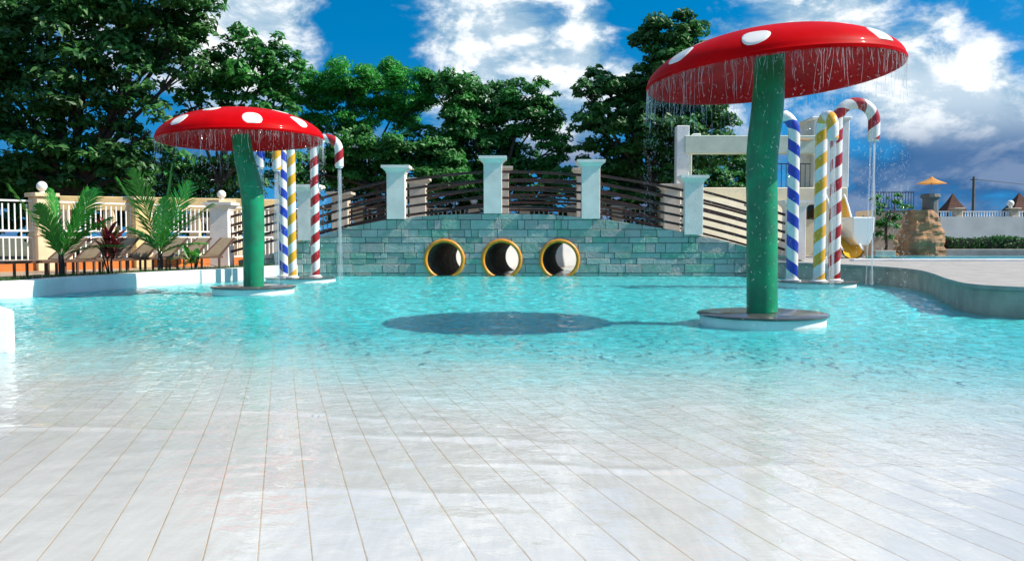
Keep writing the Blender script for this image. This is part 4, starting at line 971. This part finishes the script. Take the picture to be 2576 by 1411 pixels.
def rock_mound():
    Y = 26.6; root = empty('rock_mound', (P(2315, 600, Y).x, Y, 0.3), 'brown rock mound with a stepped tower, left of the white parapet wall', 'rock')
    x0 = P(2315, 600, Y).x; rng = random.Random(9)
    import mathutils.noise as mn
    s = MB(); n = 40; m = 26; vs = []
    for i in range(m + 1):
        t = i / m; z = 0.3 + 1.5 * t
        r = 0.72 - 0.16 * t - 0.28 * max(0, t - .55) ** 0.8
        for j in range(n):
            a = 2 * math.pi * j / n; d = Vector((math.cos(a), math.sin(a), 0)); q = mn.noise(Vector((d.x * 2, d.y * 2, z * 3.0))) * 0.13 + mn.noise(Vector((d.x * 5, d.y * 5, z * 8))) * 0.06 + 0.02 * (round(z * 8) % 2)
            vs.append((x0 + d.x * (r + q), Y + d.y * (r + q), z))
    fs = [(i * n + j, i * n + (j + 1) % n, (i + 1) * n + (j + 1) % n, (i + 1) * n + j) for i in range(m) for j in range(n)] + [tuple(m * n + j for j in range(n))]
    s.add(vs, fs); s.build('mound', 'rock', root)
    for k in range(26):
        u = rng.uniform(2255, 2378); yy = Y - rng.uniform(0.3, 0.7); q = P(u, 600, yy); z = rng.choice((0.38, 0.42, 0.55, 0.7, 0.9)) * rng.uniform(.8, 1.2); r = rng.uniform(0.08, 0.17)
        if z > 0.5: yy = Y - 0.45; r *= .8
        b = MB(); b.sphere((q.x, yy, z), r, 10); b.v = [(x + mn.noise(Vector((x * 9, y * 9, zz * 9))) * r * .7, y, zz + mn.noise(Vector((x * 9 + 5, y * 9, zz * 9))) * r * .7) for x, y, zz in b.v]
        b.build('stone', 'rock', root)
    t = MB(); t.lathe([(0.24, 1.7), (0.22, 2.15), (0.30, 2.2), (0.26, 2.3)], (P(2338, 600, Y).x, Y, 0), 12); t.build('tower', 'dark_concrete', root)
    # shrub bank left of the mound
    tree('bush', 'grey-green bush left of the brown rock mound', 2225, 28.5, [(2200, 560, 30), (2235, 575, 35), (2265, 540, 30), (2210, 520, 25), (2250, 500, 22)], 'leaf_mid', 0.14, 0.5, 130, 0.9, None, trunk_r=0.05)
    yr = 29.5; rl = empty('walkway_railing', (P(2255, 600, yr).x, yr, 1.0), 'thin black railing above the bush beside the rock mound', 'railing')
    za, zb = P(0, 484, yr).z, P(0, 524, yr).z
    MB().bar((P(2205, 0, yr).x, yr, za), (P(2310, 0, yr).x, yr, za), 0.03).build('rail', 'black_metal', rl); MB().bar((P(2205, 0, yr).x, yr, zb), (P(2310, 0, yr).x, yr, zb), 0.03).build('rail', 'black_metal', rl)
    for i in range(16): u = 2205 + 7 * i; MB().bar((P(u, 0, yr).x, yr, zb), (P(u, 0, yr).x, yr, za), 0.016).build('baluster', 'black_metal', rl)
    MB().box((P(2257, 0, yr).x, yr + 0.7, (0.27 + zb) / 2 - 0.05), (P(2310, 0, yr).x - P(2205, 0, yr).x, 1.4, zb - 0.3)).build('landing', 'concrete', rl)
rock_mound()

def right_background():
    def X(u, y): return P(u, 560, y).x
    # low curb and raised trough
    tag(MB().box(((X(2150, 22.6) + 16) / 2, 22.75, 0.385), (16 - X(2150, 22.6), 0.3, 0.06)).build('kerb', 'white_plaster', bevel=0.01), 'long pale kerb across the right deck', 'kerb')
    tag(MB().box(((X(2380, 26.2) + 18) / 2, 26.6, 0.46), (18 - X(2380, 26.2), 0.8, 0.32)).build('planter_wall', 'deck_stone', bevel=0.01), 'low grey planter wall below the dark hedge on the right', 'wall')
    tag(MB().box((X(2222, 26.0), 25.95, 0.46), (X(2256, 26.0) - X(2205, 26.0), 0.3, 0.26)).build('planter_wall', 'concrete', bevel=0.01), 'short grey wall in front of the bush left of the rock mound', 'wall')
    spw = mat('far_pool_water', (0.10, 0.55, 0.66), 0.08, 0.2, 3, bump=0.2, bscale=6)
    o = MB().box(((X(2262, 23.6) + 18) / 2, 24.4, 0.40), (18 - X(2262, 23.6), 2.8, 0.09)).build('far_pool_water', 'far_pool_water'); structure(o)
    # white parapet
    yb = 33.5; x0, x1 = X(2366, yb), 30.0; zt = P(0, 545, yb).z
    root = empty('parapet_wall', ((x0 + x1) / 2, yb, 0.27), 'long white parapet wall with a small fence on top at the right', 'wall')
    MB().box(((x0 + x1) / 2, yb + 0.2, (zt + 0.27) / 2), (x1 - x0, 0.4, zt - 0.27)).build('panel', 'white_plaster', root)
    MB().box(((x0 + x1) / 2, yb + 0.2, zt + 0.2), (x1 - x0, 0.05, 0.035)).build('rail', 'white_rail', root)
    s = MB(); k = x0
    while k < x1: s.box((k, yb + 0.2, zt + 0.09), (0.03, 0.03, 0.19)); k += 0.105
    b = s.build('balusters', 'white_rail', root); b['kind'] = 'stuff'
    for u in (2414, 2556):
        p = MB().box((X(u, yb), yb + 0.2, zt + 0.13), (0.26, 0.3, 0.30)).build('post', 'cream_paint', root, bevel=0.01)
        MB().box((X(u, yb), yb + 0.2, zt + 0.31), (0.40, 0.42, 0.06)).build('post_cap', 'cream_paint', p, bevel=0.01)
    globe_lamp(X(2548, yb), yb + 0.2, zt + 0.34, 'white globe lamp on the parapet post at the right border', 0.13)
    # hedge
    tree_pts = []; h = empty('hedge', (X(2480, 27), 27.0, 0.27), 'dark clipped hedge in shade under the white parapet', 'hedge')
    n = 16000; x = NPR.uniform(X(2372, 27), 24, n); y = 27 + NPR.uniform(-.5, .5, n); z = NPR.uniform(0.3, 0.98, n) + 0.05 * np.sin(x * 3)
    leaf_mesh('foliage', np.stack([x, y, z], 1), unit(n), 0.11, 0.5, 'leaf_dark', h, NPR.uniform(0.4, 1.0, (n, 1)) * np.ones((n, 3)))
    MB().box(((X(2372, 27) + 24) / 2, 27.0, 0.6), (24 - X(2372, 27), 0.7, 0.66)).build('core', 'bark', h)
    # thatched huts
    for (u, va, vb, hw, y, lab) in ((2395, 486, 532, 26, 50.0, 'small steep thatched hut roof left of the utility pole'), (2562, 484, 532, 30, 50.0, 'steep thatched hut roof at the right border')):
        x = X(u, y); za = P(0, va, y).z; zb = P(0, vb, y).z; w = hw / FOC * y; ht = empty('thatched_hut', (x, y, 0.27), lab, 'hut')
        s = MB(); k = 4; vs = [(x - w, y - w, zb), (x + w, y - w, zb), (x + w, y + w, zb), (x - w, y + w, zb), (x, y, za), (x - w * .42, y - w * .42, zb + (za - zb) * .52), (x + w * .42, y - w * .42, zb + (za - zb) * .52), (x + w * .42, y + w * .42, zb + (za - zb) * .52), (x - w * .42, y + w * .42, zb + (za - zb) * .52)]
        s.add(vs, [(3, 2, 1, 0), (0, 1, 6, 5), (1, 2, 7, 6), (2, 3, 8, 7), (3, 0, 5, 8), (5, 6, 4), (6, 7, 4), (7, 8, 4), (8, 5, 4)]); s.build('roof', 'thatch', ht)
        for sx in (-1, 1):
            for sy in (-1, 1): MB().box((x + sx * w * .8, y + sy * w * .8, (0.27 + zb) / 2), (0.1, 0.1, zb - 0.27)).build('post', 'bark', ht)
    y = 70.0; p = empty('utility_pole', (X(2447, y), y, 0.27), 'thin dark utility pole against the blue sky on the right', 'pole')
    MB().tube([(X(2447, y), y, 0.2), (X(2447, y), y, P(0, 445, y).z)], [0.13, 0.10], 10).build('shaft', 'dark_concrete', p, smooth=True)
    MB().bar((X(2438, y), y, P(0, 452, y).z), (X(2456, y), y, P(0, 452, y).z), 0.07).build('crossarm', 'dark_concrete', p)
    for sx in (2439, 2455):
        a = Vector((X(sx, y), y, P(0, 451, y).z)); b = Vector((70, 95, a.z + 0.6)); MB().tube([a, a.lerp(b, .5) - Vector((0, 0, .5)), b], 0.012, 5).build('wire', 'black_metal', p)
    # umbrellas
    for (u, vt, vb, hw, y, lab) in ((2341, 444, 463, 37, 44.0, 'orange parasol above the rock mound'), (2008, 340, 357, 50, 29.5, 'orange parasol on the slide tower behind the blue striped cane')):
        x = X(u, y); zt_ = P(0, vt, y).z; zb_ = P(0, vb, y).z; w = hw / FOC * y; um = empty('parasol', (x, y, 0.27), lab, 'parasol')
        s = MB(); n = 8; k = 5; vs = []
        for i in range(k + 1):
            t = i / k; r = max(0.01, w * t); z = zt_ - (zt_ - zb_) * (t ** 0.75)
            for j in range(16): a = 2 * math.pi * j / 16; rr = r * (1.0 if j % 2 == 0 else 0.95); vs.append((x + rr * math.cos(a), y + rr * math.sin(a), z - (0 if j % 2 == 0 else -0.02 * t)))
        fs = [(i * 16 + j, i * 16 + (j + 1) % 16, (i + 1) * 16 + (j + 1) % 16, (i + 1) * 16 + j) for i in range(k) for j in range(16)]
        s.add(vs, fs); s.build('canopy', 'umbrella_orange', um)
        MB().tube([(x, y, 0.27), (x, y, zt_ - 0.02)], 0.03, 8).build('pole', 'cream_paint', um)
right_background()

for o in col.objects:
    if o.type == 'MESH' and o.name.split('.')[0] in ('pool_floor', 'pool_wall', 'base', 'body', 'slab', 'front_wall', 'stone_block'): o.cycles.is_caustics_receiver = True
